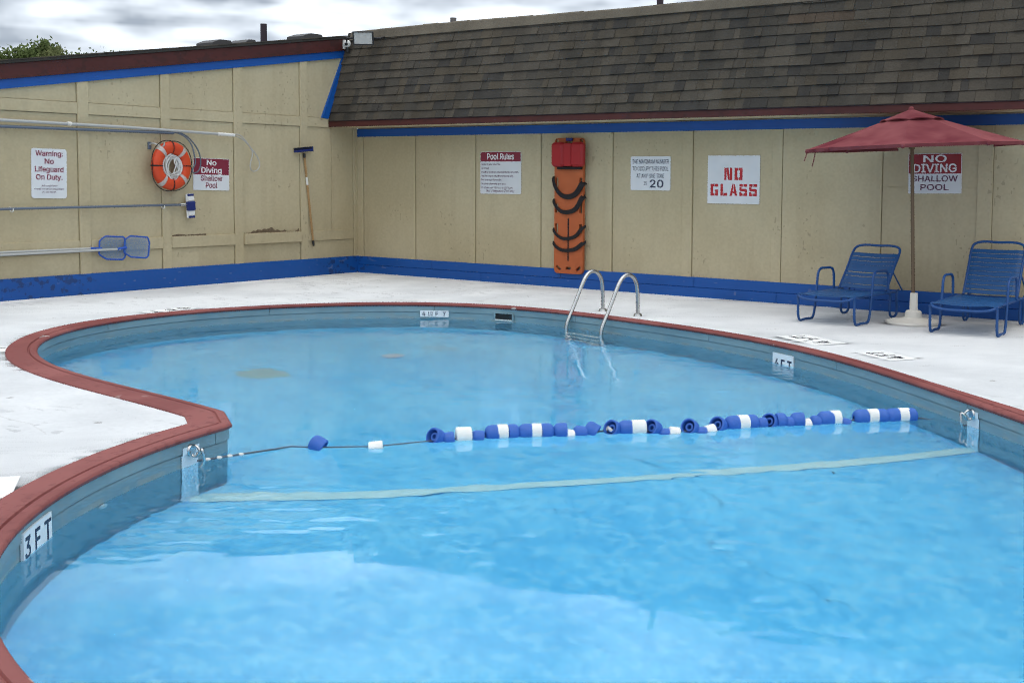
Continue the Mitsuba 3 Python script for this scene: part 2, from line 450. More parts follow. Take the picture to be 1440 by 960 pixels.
def sweep(profile, i0, i1, caps=True, inset=0.0):
    """The profile's (d, z) rows swept along the loop's vertices i0..i1 (wrapping)."""
    idx = [(i0 + k) % len(OUT) for k in range(((i1 - i0) % len(OUT) or len(OUT)) + 1)]
    V, m = [], len(profile)
    loops = {d: (cope_loop if inset else offset_loop)(d) for d in {d for d, _ in profile}}
    for i in idx:
        V += [[*loops[d][i], z] for d, z in profile]
    if inset:
        V = np.array(V)
        for e0, e1 in ((0, 1), (len(idx) - 1, len(idx) - 2)):
            d_ = V[e1 * m:e1 * m + m] - V[e0 * m:e0 * m + m]
            V[e0 * m:e0 * m + m] += d_ / (np.linalg.norm(d_, axis=1, keepdims=True) + 1e-9) * inset
        V = V.tolist()
    F = []
    for a in range(len(idx) - 1):
        for j in range(m - 1):
            p, q_, r_, s_ = a * m + j, a * m + j + 1, (a + 1) * m + j + 1, (a + 1) * m + j
            F += [[p, q_, r_], [p, r_, s_]]
    if caps:
        b = (len(idx) - 1) * m
        V += [np.mean(V[:m], 0), np.mean(V[b:b + m], 0)]
        c0, c1 = len(V) - 2, len(V) - 1
        for j in range(m - 1):
            F += [[c0, j + 1, j], [c1, b + j, b + j + 1]]
    return trimesh.Trimesh(np.array(V), np.array(F), process=False)


ZW = -0.165        # water level


def fill(poly, step, zfun, jitter=0.25):
    """A height field over the polygon: boundary vertices and a jittered grid, Delaunay."""
    b = np.array(poly.exterior.coords)[:-1]
    x0, y0, x1, y1 = poly.bounds
    gx, gy = np.meshgrid(np.arange(x0, x1, step), np.arange(y0, y1, step))
    g = np.stack([gx.ravel(), gy.ravel()], 1) + rng.uniform(-jitter, jitter, (gx.size, 2)) * step
    inner = poly.buffer(-step * 0.6)
    g = g[shapely.contains_xy(inner, g[:, 0], g[:, 1])]
    P = np.vstack([b, g])
    t = Delaunay(P).simplices
    c = P[t].mean(1)
    t = t[shapely.contains_xy(poly, c[:, 0], c[:, 1])]
    a = P[t]
    cr = (a[:, 1, 0] - a[:, 0, 0]) * (a[:, 2, 1] - a[:, 0, 1]) - (a[:, 1, 1] - a[:, 0, 1]) * (a[:, 2, 0] - a[:, 0, 0])
    t[cr < 0] = t[cr < 0][:, ::-1]
    return trimesh.Trimesh(np.column_stack([P, zfun(P)]), t, process=False)


# ------------------------------------------------------------------ deck, pool basin, water
deck_hole = Polygon(cope_loop(0.245)).buffer(0)
deck_poly = sbox(-300, -300, 300, 300).difference(deck_hole)
dm = trimesh.creation.triangulate_polygon(deck_poly, engine='earcut')
deck_mesh = trimesh.Trimesh(np.column_stack([dm[0], np.zeros(len(dm[0]))]), dm[1], process=False)
deck_mesh.fix_normals()
if deck_mesh.face_normals[:, 2].mean() < 0: deck_mesh.invert()
single('pool_deck', deck_mesh, DECK, 'white painted concrete pool deck with grey scuffs and stains', kind='structure')

pool = thing('pool_basin', 'kidney shaped blue pool basin with brick red coping', kind='structure')
COPE = [(0.03, -0.018), (0.007, -0.016), (0.001, -0.009), (0.0, 0.002), (0.007, 0.012), (0.020, 0.0170), (0.060, 0.0185), (0.066, 0.008), (0.074, 0.008), (0.080, 0.0185),
        (0.235, 0.0165), (0.248, 0.008), (0.252, -0.06), (0.03, -0.06), (0.03, -0.018)]
L = len(OUT)
cuts = []
step_n = 22
i = arc_of(TIP_B) + 3
corner_a, corner_b = arc_of(TIP_A), arc_of(TIP_B)
marks = sorted(set([(corner_b + 14 + int(k)) % L for k in np.linspace(0, L - 28 - 9, 19)]))
for a, b in zip(marks, marks[1:] + marks[:1]):
    m = sweep(COPE, a, b, True, 0.0018)
    # draw the ends in by a millimetre or two: a joint between neighbours
    part(pool, 'coping_stone', m, COPING, 40)
part(pool, 'coping_bed', sweep([(0.035, -0.058), (0.12, -0.058), (0.12, -0.2)], 0, 0, False), POOLWALL)
WALLPROF = [(0.034, -0.02), (0.034, -0.094), (0.028, -0.097), (0.028, -0.30), (0.028, -1.25)]
wall = part(pool, 'wall', sweep(WALLPROF, 0, 0, False), POOLWALL, True)
marks2 = sorted(set([(corner_b + 2 + int(k)) % L for k in np.linspace(0, L - 6, 17)]))
BAND = [(0.034, -0.019), (0.020, -0.019), (0.018, -0.022), (0.018, -0.083), (0.020, -0.086), (0.034, -0.086)]
loopI = list(range(L))
for a, b in zip(marks2, marks2[1:] + marks2[:1]):
    m = sweep(BAND, a, b, True, 0.003)
    part(wall, 'panel', m, POOLWALL, 40)
basin = Polygon(OUT).buffer(0.028, join_style=2, mitre_limit=4)
dist_b = np.array(basin.exterior.coords)


_bt = cKDTree(np.array(shapely.segmentize(basin.exterior, 0.03).coords))


def floor_z(P):
    d = _bt.query(P)[0]
    cove = 0.13 * np.clip(1 - d / 1.1, 0, 1) ** 1.6
    deep = 0.10 * np.clip((P[:, 1] + 0.9 * (P[:, 0] - 9.5) * -1 + 7.0) / 4.0, 0, 1)
    return -0.985 + cove - deep + 0.02 * (meshkit.fbm(np.column_stack([P * 1.3, 0 * P[:, :1]]), 3, 4) - 0.5)


floor = part(pool, 'floor', fill(basin, 0.11, floor_z), FLOOR, True)


def ribbon(path, width, zfun, lift):
    p = np.asarray(path)
    t = np.gradient(p, axis=0); t /= np.linalg.norm(t, axis=1, keepdims=True)
    nn = np.stack([-t[:, 1], t[:, 0]], 1)
    w = np.broadcast_to(width, (len(p),))[:, None]
    l, r = p + nn * w / 2, p - nn * w / 2
    V = np.vstack([np.column_stack([l, zfun(l) + lift]), np.column_stack([r, zfun(r) + lift])])
    n = len(p)
    F = []
    for i in range(n - 1):
        F += [[i, i + n, i + 1], [i + 1, i + n, i + n + 1]]
    m = trimesh.Trimesh(V, np.array(F), process=False)
    if m.face_normals[:, 2].mean() < 0: m.invert()
    return m


A_L, A_R = np.array([7.93, -8.98]), np.array([11.38, -5.00])       # where the rope is anchored
iL, iR = arc_of((8.03, -9.04)), arc_of((11.36, -5.20))
lw = offset_loop(0.024)
s0, s1 = lw[iL], lw[iR]
pth = np.stack([s0 + (s1 - s0) * t for t in np.linspace(0.0, 1.0, 60)])
part(floor, 'stripe', ribbon(pth, 0.125 + 0.015 * np.sin(np.linspace(0, 9, 60)), floor_z, 0.012), STRIPE)


def wall_patch(i, half, z0, z1, d, thick=0.0):
    """A plate that follows the pool wall around loop vertex i: (outline of it as a mesh)."""
    c = offset_loop(d)
    e = c[(i + 1) % L] - c[(i - 1) % L]; e /= np.linalg.norm(e)
    nrm = np.array([e[1], -e[0]])
    o = c[i]
    return frame([*o, 0], [-e[0], -e[1], 0], [0, 0, 1], [-nrm[0], -nrm[1], 0]), e, nrm


for i in (iL, iR):
    pr_ = [(0.0135, -0.050), (0.0135, -0.092), (0.0225, -0.096), (0.0225, -0.93)]
    k = 1
    part(wall, 'white_stripe', sweep(pr_, (i - k) % L, (i + k) % L, False), WALLSTRIPE)

# water: a closed sheet with small wind ripples
water_poly = Polygon(OUT).buffer(0.034, join_style=2, mitre_limit=4)


def waves(P):
    g = np.random.default_rng(5)
    z = np.zeros(len(P))
    p3 = np.column_stack([P, 0 * P[:, :1]])
    m1 = np.clip((meshkit.fbm(p3 * 0.55 + 2.0, 3, 3) - 0.42) * 5, 0.12, 1)
    far = np.clip((P[:, 1] + 5.0) / 2.0, 0, 1)
    m1 = np.clip((meshkit.fbm(p3 * np.array([0.8, 0.8, 1]) + 2.0, 3, 3) - 0.43) * 4.5, 0.0, 1)
    for k in range(80):
        short = k < 56
        lam = np.exp(g.uniform(np.log(0.075), np.log(0.24))) if short else np.exp(g.uniform(np.log(0.3), np.log(0.95)))
        th = math.radians(124) + g.normal(0, 0.38 if short else 0.8)
        kx, ky = math.cos(th) * 2 * np.pi / lam, math.sin(th) * 2 * np.pi / lam
        slope = 0.0040 if short else 0.0022
        jet = np.exp(-((P[:, 0] - 9.8) / 0.9) ** 2 - ((P[:, 1] + 4.1 + 0.55 * (9.8 - P[:, 0]) * -1) / 0.22) ** 2)
        mask = (0.06 + 1.0 * m1 + 0.5 * far + 1.0 * jet) if short else (0.45 + 0.5 * m1 + 1.1 * far)
        z += mask * slope * lam / (2 * np.pi) * np.sin(kx * P[:, 0] + ky * P[:, 1] + g.uniform(0, 6.28))
    along = (P - CAM[:2]) @ (FWD[:2] / np.linalg.norm(FWD[:2])) * 0.94 + (P @ np.array([0.82, 0.57])) * 0.10
    z += 0.0075 * np.sin(2 * np.pi * (along - 0.4) / 3.1) * np.exp(-((along - 5.6) / 2.6) ** 2)
    return z + ZW


single('water', fill(water_poly, 0.0205, waves), WATER, 'clear still pool water mirroring the grey sky', kind='structure', smooth=True)

# skimmer mouth and return fitting in the pool wall
iS = arc_of((5.07, -2.60))
M, e, nrm = wall_patch(iS, 0, 0, 0, 0.016)
fr = prism(sbox(-0.135, -0.165, 0.135, -0.060).difference(sbox(-0.115, -0.138, 0.115, -0.070)), 0.012)
sk = part(pool, 'skimmer_mouth', moved(fr, M), POOLWALL)
part(sk, 'lip', moved(box(-0.112, 0.112, -0.150, -0.139, 0.008, 0.018), M), WHITEPL)
part(sk, 'opening', moved(box(-0.115, 0.115, -0.138, -0.070, -0.02, 0.006), M), DARKVOID)
iJ = arc_of((8.42, -9.72))
M, e, nrm = wall_patch(iJ, 0, 0, 0, 0.026)
part(pool, 'return_fitting', moved(moved(lathe([(0.018, 0.0), (0.018, 0.010), (0.034, 0.010), (0.040, 0.0)], 24), trimesh.transformations.translation_matrix([0, -0.215, 0.004])), M), WHITEPL, 40)
part(pool, 'drain', lathe([(0.001, 0.012), (0.10, 0.012), (0.115, 0.0)], 24).apply_translation((5.27, -4.6, -1.02)), WALLSTRIPE, 40)

# ------------------------------------------------------------------ lettering


def text_line(s, w=None, h=0.05, bold=False, depth=0.0015):
    """A line of lettering centred on x = 0, its capitals h tall, squeezed to width w."""
    m = meshkit.text_mesh(s, h, depth, bold)
    x0, x1 = m.bounds[0, 0], m.bounds[1, 0]
    m.apply_translation((-(x0 + x1) / 2, 0, 0))
    if w: m.apply_scale((w / (x1 - x0), 1, 1))
    return m


def stencil(s, h, gap, depth=0.0015):
    """Blocky stencil capitals, cut by narrow bridges, centred on x = 0."""
    st = 0.27
    ring = sbox(0, 0, 0.8, 1).difference(sbox(st, st * 0.8, 0.8 - st, 1 - st * 0.8))
    bar = sbox(0.37, -0.1, 0.43, 1.1)
    L_ = {
        'N': unary_union([sbox(0, 0, 0.22, 1), sbox(0.58, 0, 0.8, 1), Polygon([(0.25, 1), (0.42, 1), (0.55, 0.25), (0.55, 0), (0.4, 0), (0.25, 0.62)])]),
        'O': ring.difference(bar),
        'G': ring.difference(sbox(0.5, 0.52, 0.9, 0.76)).difference(bar).union(sbox(0.47, 0.34, 0.8, 0.50)),
        'L': unary_union([sbox(0.05, 0, 0.30, 1), sbox(0.35, 0, 0.75, 0.24)]),
        'A': unary_union([Polygon([(0, 0), (0.24, 0), (0.36, 0.55), (0.36, 1), (0.28, 1)]), Polygon([(0.8, 0), (0.56, 0), (0.42, 0.62), (0.42, 1), (0.52, 1)]), sbox(0.32, 0.22, 0.5, 0.38)]),
        'S': unary_union([sbox(0, 0.78, 0.36, 1), sbox(0.43, 0.78, 0.8, 1), sbox(0, 0.45, 0.24, 0.74), sbox(0.1, 0.40, 0.7, 0.60), sbox(0.56, 0.26, 0.8, 0.55), sbox(0, 0, 0.36, 0.22), sbox(0.43, 0, 0.8, 0.22), sbox(0.56, 0.0, 0.8, 0.24), sbox(0, 0.1, 0.2, 0.33)]),
    }
    out, x = [], 0.0
    for ch in s:
        g = shapely.affinity.scale(L_[ch], h * 0.9, h, origin=(0, 0))
        out.append(shapely.affinity.translate(g, x, 0))
        x += 0.8 * h * 0.9 + gap
    g = shapely.affinity.translate(unary_union(out), -(x - gap) / 2, 0)
    return prism(g, depth)


def rrect(w, h, r):
    return sbox(-w / 2 + r, -h / 2 + r, w / 2 - r, h / 2 - r).buffer(r, quad_segs=5) if r > 0 else sbox(-w / 2, -h / 2, w / 2, h / 2)


def at_line(m, x, y, z=0.0):
    m.apply_translation((x, y, z)); return m


def wall_frame(which, u, z, out=0.004, tilt=0.0):
    """The frame of a flat thing on a wall, its x to the right, its y up, its z out of the wall."""
    if which == 'R': M = frame([u, -out, z], [1, 0, 0], [0, 0, 1], [0, -1, 0])
    else: M = frame([out, u, z], [0, 1, 0], [0, 0, 1], [1, 0, 0])
    return M @ rot([0, 0, 1], tilt)


def sign(label, M, w, h, r, rows, band=None, tilt=0.0):
    """rows: (mesh, material) already placed on the plate; band: (y0, y1, material)."""
    s = thing('wall_sign', label, 'sign', 'signs fixed to the pool walls')
    part(s, 'plate', moved(prism(rrect(w, h, r), 0.006), M), SIGNWHITE)
    if band:
        g = rrect(w - 0.012, h - 0.012, max(r - 0.006, 0)).intersection(sbox(-w, band[0], w, band[1]))
        part(s, 'colour_band', moved(at_line(prism(g, 0.0012), 0, 0, 0.0061), M), band[2])
    for ms, mt in rows:
        for m in ms: part(s, 'lettering', moved(at_line(m, 0, 0, 0.0075), M), mt)
    # fixing screws
    return s


def rows_of(*rs):
    """(text, y of baseline, cap height, width or None, bold) joined into one mesh."""
    return [at_line(text_line(t, w, h, b), x, y) for t, x, y, h, w, b in rs]


# ------------------------------------------------------------------ the building
bld = thing('pool_building', 'beige panelled motel building with blue trim and shingled mansard roof', 'building')


def lz(y): return 3.416 + 0.1553 * y           # lower edge of the gable's blue trim


def prism_x(poly_yz, x0, x1):
    """A (y, z) polygon extruded from x0 to x1."""
    m = prism(poly_yz, x1 - x0)
    return moved(m, frame([x0, 0, 0], [0, 1, 0], [0, 0, 1], [1, 0, 0]))


def prism_y(poly_xz, y0, y1):
    m = prism(poly_xz, y1 - y0)
    return moved(m, frame([0, y1, 0], [1, 0, 0], [0, 0, 1], [0, -1, 0]))


# left wing: wall in the plane x = 0, seen from +x
YL = -10.8
sheath = Polygon([(YL, 0), (-0.0, 0), (-0.0, 2.30), (-0.62, 2.30), (-0.20, lz(-0.2) + 0.28), (YL, lz(YL) + 0.28)])
wl = part(bld, 'wall', prism_x(sheath, -0.16, -0.016), WALL)
LB = [(-9.605, -9.455), (-8.405, -8.26), (-7.205, -7.06), (-6.005, -5.86), (-4.80, -4.65), (-3.60, -3.463), (-2.41, -2.263), (-1.19, -1.05), (-0.10, -0.012)]
edges = [YL] + [b for ab in LB for b in ab]
cells = [(edges[2 * k], edges[2 * k + 1]) for k in range(len(LB))]
RAILS = [(0.535, 0.690), (2.275, 2.418)]
for k, (y0, y1) in enumerate(cells):
    g = 0.006
    a, b = y0 + 0.001, y1 - g
    part(wl, 'panel', box(-0.016, 0, a, b, 0.25, RAILS[0][0] - g), WALL)
    if y1 > -0.2:
        part(wl, 'panel', box(-0.016, 0, a, -0.56, RAILS[0][1], RAILS[1][0] - 0.003), WALL)
        part(wl, 'panel', box(-0.016, 0.002, -0.554, b, RAILS[0][1], RAILS[1][0] + 0.02), WALL)
        top = Polygon([(a, RAILS[1][1] + g), (-0.61, RAILS[1][1] + g), (-0.29, lz(-0.3)), (a, lz(a))])
    else:
        part(wl, 'panel', box(-0.016, 0, a, b, RAILS[0][1], RAILS[1][0] - g), WALL)
        top = Polygon([(a, RAILS[1][1] + g), (b, RAILS[1][1] + g), (b, lz(b) + 0.02), (a, lz(a) + 0.02)])
    if top.is_valid and top.exterior.coords[0][1] < lz(b):
        part(wl, 'panel', prism_x(top, -0.016, 0), WALL)
    # low rail: proud boxes in two bays, flush boards elsewhere
    pro = {5: 0.030, 6: 0.030, 7: 0.060}.get(k, 0.016)
    if abs(y0 + 2.263) < 0.01: pro = 0.055
    part(wl, 'rail', box(-0.002, pro, y0 + 0.002, y1 - 0.002, RAILS[0][0], RAILS[0][1], 0.003), WALL)
    hi = min(y1, -0.585) if y1 > -0.2 else y1
    part(wl, 'rail', box(-0.002, 0.0185, y0 + 0.001, hi - 0.001, RAILS[1][0], RAILS[1][1], 0.003), WALL)
for y0, y1 in LB:
    top = lz(y0) + 0.02 if y1 < -0.5 else 2.288
    part(wl, 'batten', box(-0.002, 0.024, y0, y1, 0.24, top, 0.003), WALL)
# peeled paint on the ledges of two low rails
for (ya, yb, pro, amp) in ((-2.24, -1.22, 0.055, 0.085), (-3.44, -2.9, 0.030, 0.05)):
    ys = np.linspace(ya, yb, 60)
    hgt = np.clip(amp * (meshkit.fbm(np.column_stack([ys * 6, 0 * ys, 0 * ys]), 4, 31) - 0.28) * 1.7, 0.002, 1)
    g = Polygon([*zip(ys, 0.689 + hgt), (yb, 0.689), (ya, 0.689)])
    part(wl, 'peeled_edge', prism_x(g, 0.0008, 0.006), PEEL)
    part(wl, 'peeled_edge', box(0.002, pro * 0.8, ya, yb, 0.6895, 0.694), PEEL)
part(wl, 'baseboard', box(-0.01, 0.032, YL, -0.003, 0.0, 0.262, 0.004), BLUE)
# gable: blue trim, red fascia, shingle edge
ya, yb = YL, -0.27
quad = lambda a, b, o0, o1: Polygon([(a, lz(a) + o0), (b, lz(b) + o0), (b, lz(b) + o1), (a, lz(a) + o1)])
part(bld, 'rake_trim', prism_x(quad(ya, -0.30, 0.0, 0.112), -0.01, 0.034), BLUE)
part(bld, 'rake_fascia', prism_x(quad(ya, -0.17, 0.114, 0.292), -0.01, 0.062), RED)
part(bld, 'mansard_trim', prism_x(Polygon([(-0.765, 2.421), (-0.640, 2.405), (-0.225, lz(-0.225) + 0.108), (-0.335, lz(-0.335) - 0.001)]), -0.009, 0.036), BLUE)
rl = part(bld, 'roof', prism_x(quad(ya, 0.9, 0.296, 0.33), -8.0, 0.085), SHINGLE[3])
# tabs along the rake edge, a little uneven
for k, y in enumerate(np.arange(YL, -0.5, 0.30)):
    b = min(y + 0.295, -0.16)
    part(rl, 'edge_shingle', prism_x(Polygon([(y, lz(y) + 0.331), (b, lz(b) + 0.331), (b, lz(b) + 0.340 + 0.006 * rng.random()), (y, lz(y) + 0.344)]), -0.4, 0.088 + 0.012 * rng.random()), SHINGLE[(k * 2) % 4])
part(bld, 'core', cat(prism_x(Polygon([(YL, 0), (0, 0), (0, 3.6), (YL, lz(YL) + 0.2)]), -8, -0.17)), WALL)


def roofz(y): return lz(y) + 0.33


def box_vent(y0, y1, x, h):
    """A low slant-backed roof vent."""
    z = roofz((y0 + y1) / 2) - 0.08
    w = y1 - y0
    g = Polygon([(0, 0), (w, 0.02), (w * 0.93, h * 0.45), (w * 0.78, h), (w * 0.32, h), (w * 0.04, h * 0.72), (0, h * 0.66)])
    g = shapely.affinity.translate(g, y0, z)
    return cat(prism_x(g, x - 0.2, x + 0.2), prism_x(Polygon([(y0 - 0.05, z), (y1 + 0.05, z + 0.02), (y1 + 0.05, z + 0.05), (y0 - 0.05, z + 0.03)]), x - 0.25, x + 0.25))


part(rl, 'box_vent', box_vent(-1.74, -1.31, -1.5, 0.175), VENTMET)
part(rl, 'box_vent', box_vent(-1.12, -0.88, -1.5, 0.15), VENTMET)
part(rl, 'box_vent', box_vent(0.05, 0.56, -1.5, 0.175), VENTMET)
part(rl, 'vent_pipe', moved(lathe([(0.001, 0), (0.052, 0), (0.052, 0.36), (0.044, 0.36), (0.044, 0.1)], 16), trimesh.transformations.translation_matrix([-1.5, -0.6, roofz(-0.6) - 0.05])), PIPEDARK, 40)

# right wing: wall in the plane y = 0, seen from -y
XR = 15.5
wr = part(bld, 'wall', box(-0.0, XR, 0.016, 0.16, 0, 2.6), WALL)
RB = [(0.0, 0.138), (1.111, 1.261), (2.327, 2.465), (3.525, 3.677), (4.774, 4.897), (5.996, 6.145), (7.282, 7.417), (8.66, 8.70), (9.809, 9.974), (11.02, 11.16), (12.24, 12.38), (13.46, 13.60), (14.68, 14.82)]
for k in range(len(RB)):
    x0 = RB[k][1] + 0.007
    x1 = RB[k + 1][0] - 0.001 if k + 1 < len(RB) else XR
    pr_ = 0.0
    if abs(RB[k][0] - 7.282) < 0.01:
        part(wr, 'panel', box(x0, 8.696, -0.012, 0.016, 0.25, 2.285), WALL)      # this sheet stands proud of its neighbour
        continue
    if abs(RB[k][0] - 8.66) < 0.01:
        x0 = 8.704
        part(wr, 'panel', box(x0, x1, 0, 0.016, 0.25, 1.452), WALL)
        part(wr, 'panel', box(x0, x1, 0, 0.016, 1.458, 2.285), WALL)
        continue
    part(wr, 'panel', box(x0, x1, 0, 0.016, 0.25, 2.285), WALL)
for k, (x0, x1) in enumerate(RB):
    if abs(x0 - 8.66) < 0.01: continue
    part(wr, 'batten', box(x0, x1, -0.020, 0.014, 0.25, 2.150, 0.003), WALL)
joints = [0.0325, 1.62, 4.05, 6.2, 8.4, 10.9, 13.4, XR]
for a, b in zip(joints, joints[1:]):
    part(wr, 'baseboard', box(a, b - 0.004, -0.030, 0.012, 0.128, 0.258, 0.004), BLUE)
joints = [0.0325, 2.6, 5.05, 7.38, 9.8, 12.2, XR]
for a, b in zip(joints, joints[1:]):
    part(wr, 'baseboard', box(a, b - 0.004, -0.040, 0.012, -0.01, 0.124, 0.004), BLUE)
part(wr, 'frieze_board', box(0.0, XR, -0.028, 0.012, 2.152, 2.272, 0.003), BLUE)
part(bld, 'soffit', box(0.021, XR, -0.60, 0.0, 2.290, 2.302), WALL)
part(bld, 'eave_fascia', box(0.020, XR, -0.628, -0.602, 2.282, 2.366, 0.003), RED)
part(bld, 'drip_edge', box(0.020, XR, -0.640, -0.560, 2.367, 2.372), PIPEDARK)
E0, E1 = np.array([-0.615, 2.372]), np.array([-0.195, 3.745])      # mansard: eave and top, (y, z)
mdir = (E1 - E0) / np.linalg.norm(E1 - E0)
mnor = np.array([-mdir[1], mdir[0]])                                  # outwards (-y, +z)
MLEN = np.linalg.norm(E1 - E0)
mr = part(bld, 'mansard_roof', moved(prism(Polygon([(E0[0], E0[1]), (E1[0], E1[1]), (E1[0] + 0.05, E1[1] - 0.05), (0.0, 2.36)]), XR - 0.012), frame([0.012, 0, 0], [0, 1, 0], [0, 0, 1], [1, 0, 0])), SHINGLE[3])
NC = 11
EXPO = MLEN / NC
tabs = []
for c in range(NC):
    x = 0.012 - rng.random() * 0.1
    while x < XR:
        w = rng.choice([0.09, 0.13, 0.165, 0.21, 0.26]) * rng.uniform(0.9, 1.1)
        tabs.append((max(x, 0.014), min(x + w, XR), c, rng.choice(5, p=[0.24, 0.26, 0.22, 0.11, 0.17]), rng.choice([0.003, 0.006, 0.014]) * rng.uniform(0.8, 1.3)))
        x += w
sagc = {}


def tab_mesh(x0, x1, c, lift):
    """A shingle tab: butt end proud, top end tucked under the next course; its butt follows the course's waver."""
    def at(x, s, h):
        wav = 0.006 * math.sin(x * 1.7 + c) + 0.004 * math.sin(x * 4.3 + 2 * c) + 0.006 * (meshkit.noise(np.array([x * 0.8, c * 3.0, 0.5])) - 0.5)
        q = E0 + mdir * (s + wav * (0 if c == 0 else 1)) + mnor * h
        return [x, q[0], q[1]]
    s0, s1 = c * EXPO, (c + 1) * EXPO + 0.02
    a, b = x0 + 0.0015, x1 - 0.0015
    o = 0.0005 * ((x0 * 977) % 3)
    V = [at(a, s0, 0.0), at(b, s0, 0.0), at(b, s0, 0.013 + lift), at(a, s0, 0.013 + lift), at(b, s1, 0.0015 + o), at(a, s1, 0.0015 + o)]
    F = [[0, 1, 2], [0, 2, 3], [3, 2, 4], [3, 4, 5], [0, 3, 5], [1, 4, 2]]
    return trimesh.Trimesh(np.array(V), np.array(F), process=False)


order = sorted([t for t in tabs if t[0] < 10.75], key=lambda t: -t[0])
chosen = set(map(id, order[:298]))
rest = [[] for _ in range(6)]
for t in tabs:
    x0, x1, c, v, lift = t
    if c == 8 and 7.55 < x0 < 8.25: v = 5
    m = tab_mesh(x0, x1, c, lift)
    if id(t) in chosen: part(mr, 'shingle', m, SHINGLE[v])
    else: rest[v].append(m)
for v in range(6):
    if rest[v]: scene[f'{mr}__shingle_field__{v + 1:03d}'] = mikit.ply(cat(*rest[v]), SHINGLE[v])
labels[f'{mr}__shingle_field'] = {'label': 'grey brown shingle tabs on the left part of the mansard roof', 'kind': 'stuff'}
x = 0.1
while x < XR:
    w = rng.uniform(0.26, 0.34)
    up = 0.012 * math.sin(x * 0.9) + rng.uniform(0, 0.008)
    g = Polygon([(-0.262, 3.640), (-0.215, 3.760 + up), (-0.17, 3.782 + up), (0.20, 3.742 + up), (0.20, 3.725), (-0.17, 3.765 + up), (-0.203, 3.742 + up), (-0.247, 3.636)])
    part(bld, 'ridge_cap', prism_x(g, x, x + w + 0.004), CAP)
    x += w
part(bld, 'flat_roof', box(0.0, XR, 0.02, 6.0, 3.55, 3.72), SHINGLE[3])
part(bld, 'core', box(0.0, XR, 0.17, 6.0, 0, 3.5), WALL)
part(bld, 'vent_pipe', moved(lathe([(0.001, 0), (0.050, 0), (0.050, 0.42), (0.042, 0.42), (0.042, 0.2)], 16), trimesh.transformations.translation_matrix([1.14, 1.0, 3.64])), PIPEGREY, 40)
part(bld, 'vent_pipe', moved(lathe([(0.001, 0), (0.048, 0), (0.048, 0.95), (0.040, 0.95), (0.040, 0.7)], 16), trimesh.transformations.translation_matrix([5.0, 1.0, 3.64])), PIPEDARK, 40)

# ------------------------------------------------------------------ floodlight and camera at the gable corner
fl = thing('floodlight', 'unlit square floodlight with pale face at the roof corner', 'floodlight')
c0 = np.array([0.66, -0.50, 3.615])
zf = np.array([0.50, -0.84, -0.20]); zf /= np.linalg.norm(zf)
xf = np.cross([0, 0, 1.0], zf); xf /= np.linalg.norm(xf); yf = np.cross(zf, xf)
M = frame(c0, xf, yf, zf)
M = M @ np.diag([0.8, 0.78, 0.9, 1.0])
part(fl, 'housing', moved(cat(prism(rrect(0.40, 0.265, 0.014).difference(rrect(0.35, 0.22, 0.006)), 0.035), box(-0.18, 0.18, -0.12, 0.12, -0.05, 0.004)), M), BLACK)
part(fl, 'face', moved(box(-0.174, 0.174, -0.109, 0.109, 0.0045, 0.022), M), GLASSGREY)
part(fl, 'bracket', cat(rod(c0 - xf * 0.26 - zf * 0.02, c0 + xf * 0.27 - zf * 0.02, 0.014), rod(c0 - xf * 0.26 - zf * 0.02, (0.03, -0.25, 3.60), 0.014), rod(c0 + xf * 0.27 - zf * 0.02, (0.85, -0.20, 3.66), 0.014)), BLACK, 40)
sc_ = thing('security_camera', 'small white round security camera below the floodlight', 'camera')
cc = np.array([0.16, -0.36, 3.575])
part(sc_, 'body', trimesh.creation.icosphere(3, 0.058).apply_translation(cc), WHITEPL, True)
part(sc_, 'lens', trimesh.creation.icosphere(2, 0.030).apply_translation(cc + 0.038 * zf), BLACK, True)
part(sc_, 'mount', cat(rod(cc, (0.06, -0.33, 3.62), 0.022), rod((0.06, -0.33, 3.50), (0.06, -0.33, 3.64), 0.03)), WHITEPL, 40)
part(sc_, 'junction_box', rod(cc + np.array([0.0, 0.01, -0.13]), cc + np.array([0.0, 0.01, -0.07]), 0.03), BLACK, 40)

# ------------------------------------------------------------------ signs
M = wall_frame('L', -5.185, 1.527, 0.004, -1.0)
sign('white warning sign saying no lifeguard on duty in maroon letters', M, 0.46, 0.61, 0.035, [
    (rows_of(('Warning:', 0, 0.215, 0.062, 0.355, True), ('No', 0, 0.120, 0.062, 0.12, True), ('Lifeguard', 0, 0.022, 0.062, 0.37, True), ('On Duty.', 0, -0.075, 0.062, 0.345, True)), INKRED),
    (rows_of(('All children', 0, -0.160, 0.020, 0.20, False), ('must be accompanied', 0, -0.198, 0.020, 0.38, False), ('by an adult.', 0, -0.236, 0.020, 0.19, False)), INKPURPLE)])
M = wall_frame('L', -2.795, 1.536, 0.004, -1.0)
sign('small no diving shallow pool sign with rounded letters right of the life ring', M, 0.60, 0.445, 0.012, [
    (rows_of(('No', 0, 0.128, 0.070, 0.16, True), ('Diving', 0, 0.020, 0.076, 0.34, True)), INKWHITE),
    (rows_of(('Shallow', 0, -0.090, 0.072, 0.36, True), ('Pool', 0, -0.188, 0.072, 0.19, True)), INKRED)], (-0.005, 0.3, SIGNRED))
M = wall_frame('R', 2.94, 1.595, 0.004)
rules = ['Swim at your own risk.', 'No diving.', 'Children must be accompanied by an adult.', 'Pool for use by registered guests only.', 'No running or horseplay.', 'No glass allowed in pool area.', 'Pool hours are 9:00 a.m. to 10:00 p.m.']
rw = [0.36, 0.15, 0.69, 0.60, 0.39, 0.46, 0.59]
rr_ = []
for k, (s, w) in enumerate(zip(rules, rw)):
    rr_.append((s, -0.355 + w / 2, 0.112 - 0.0565 * k, 0.026, w, False))
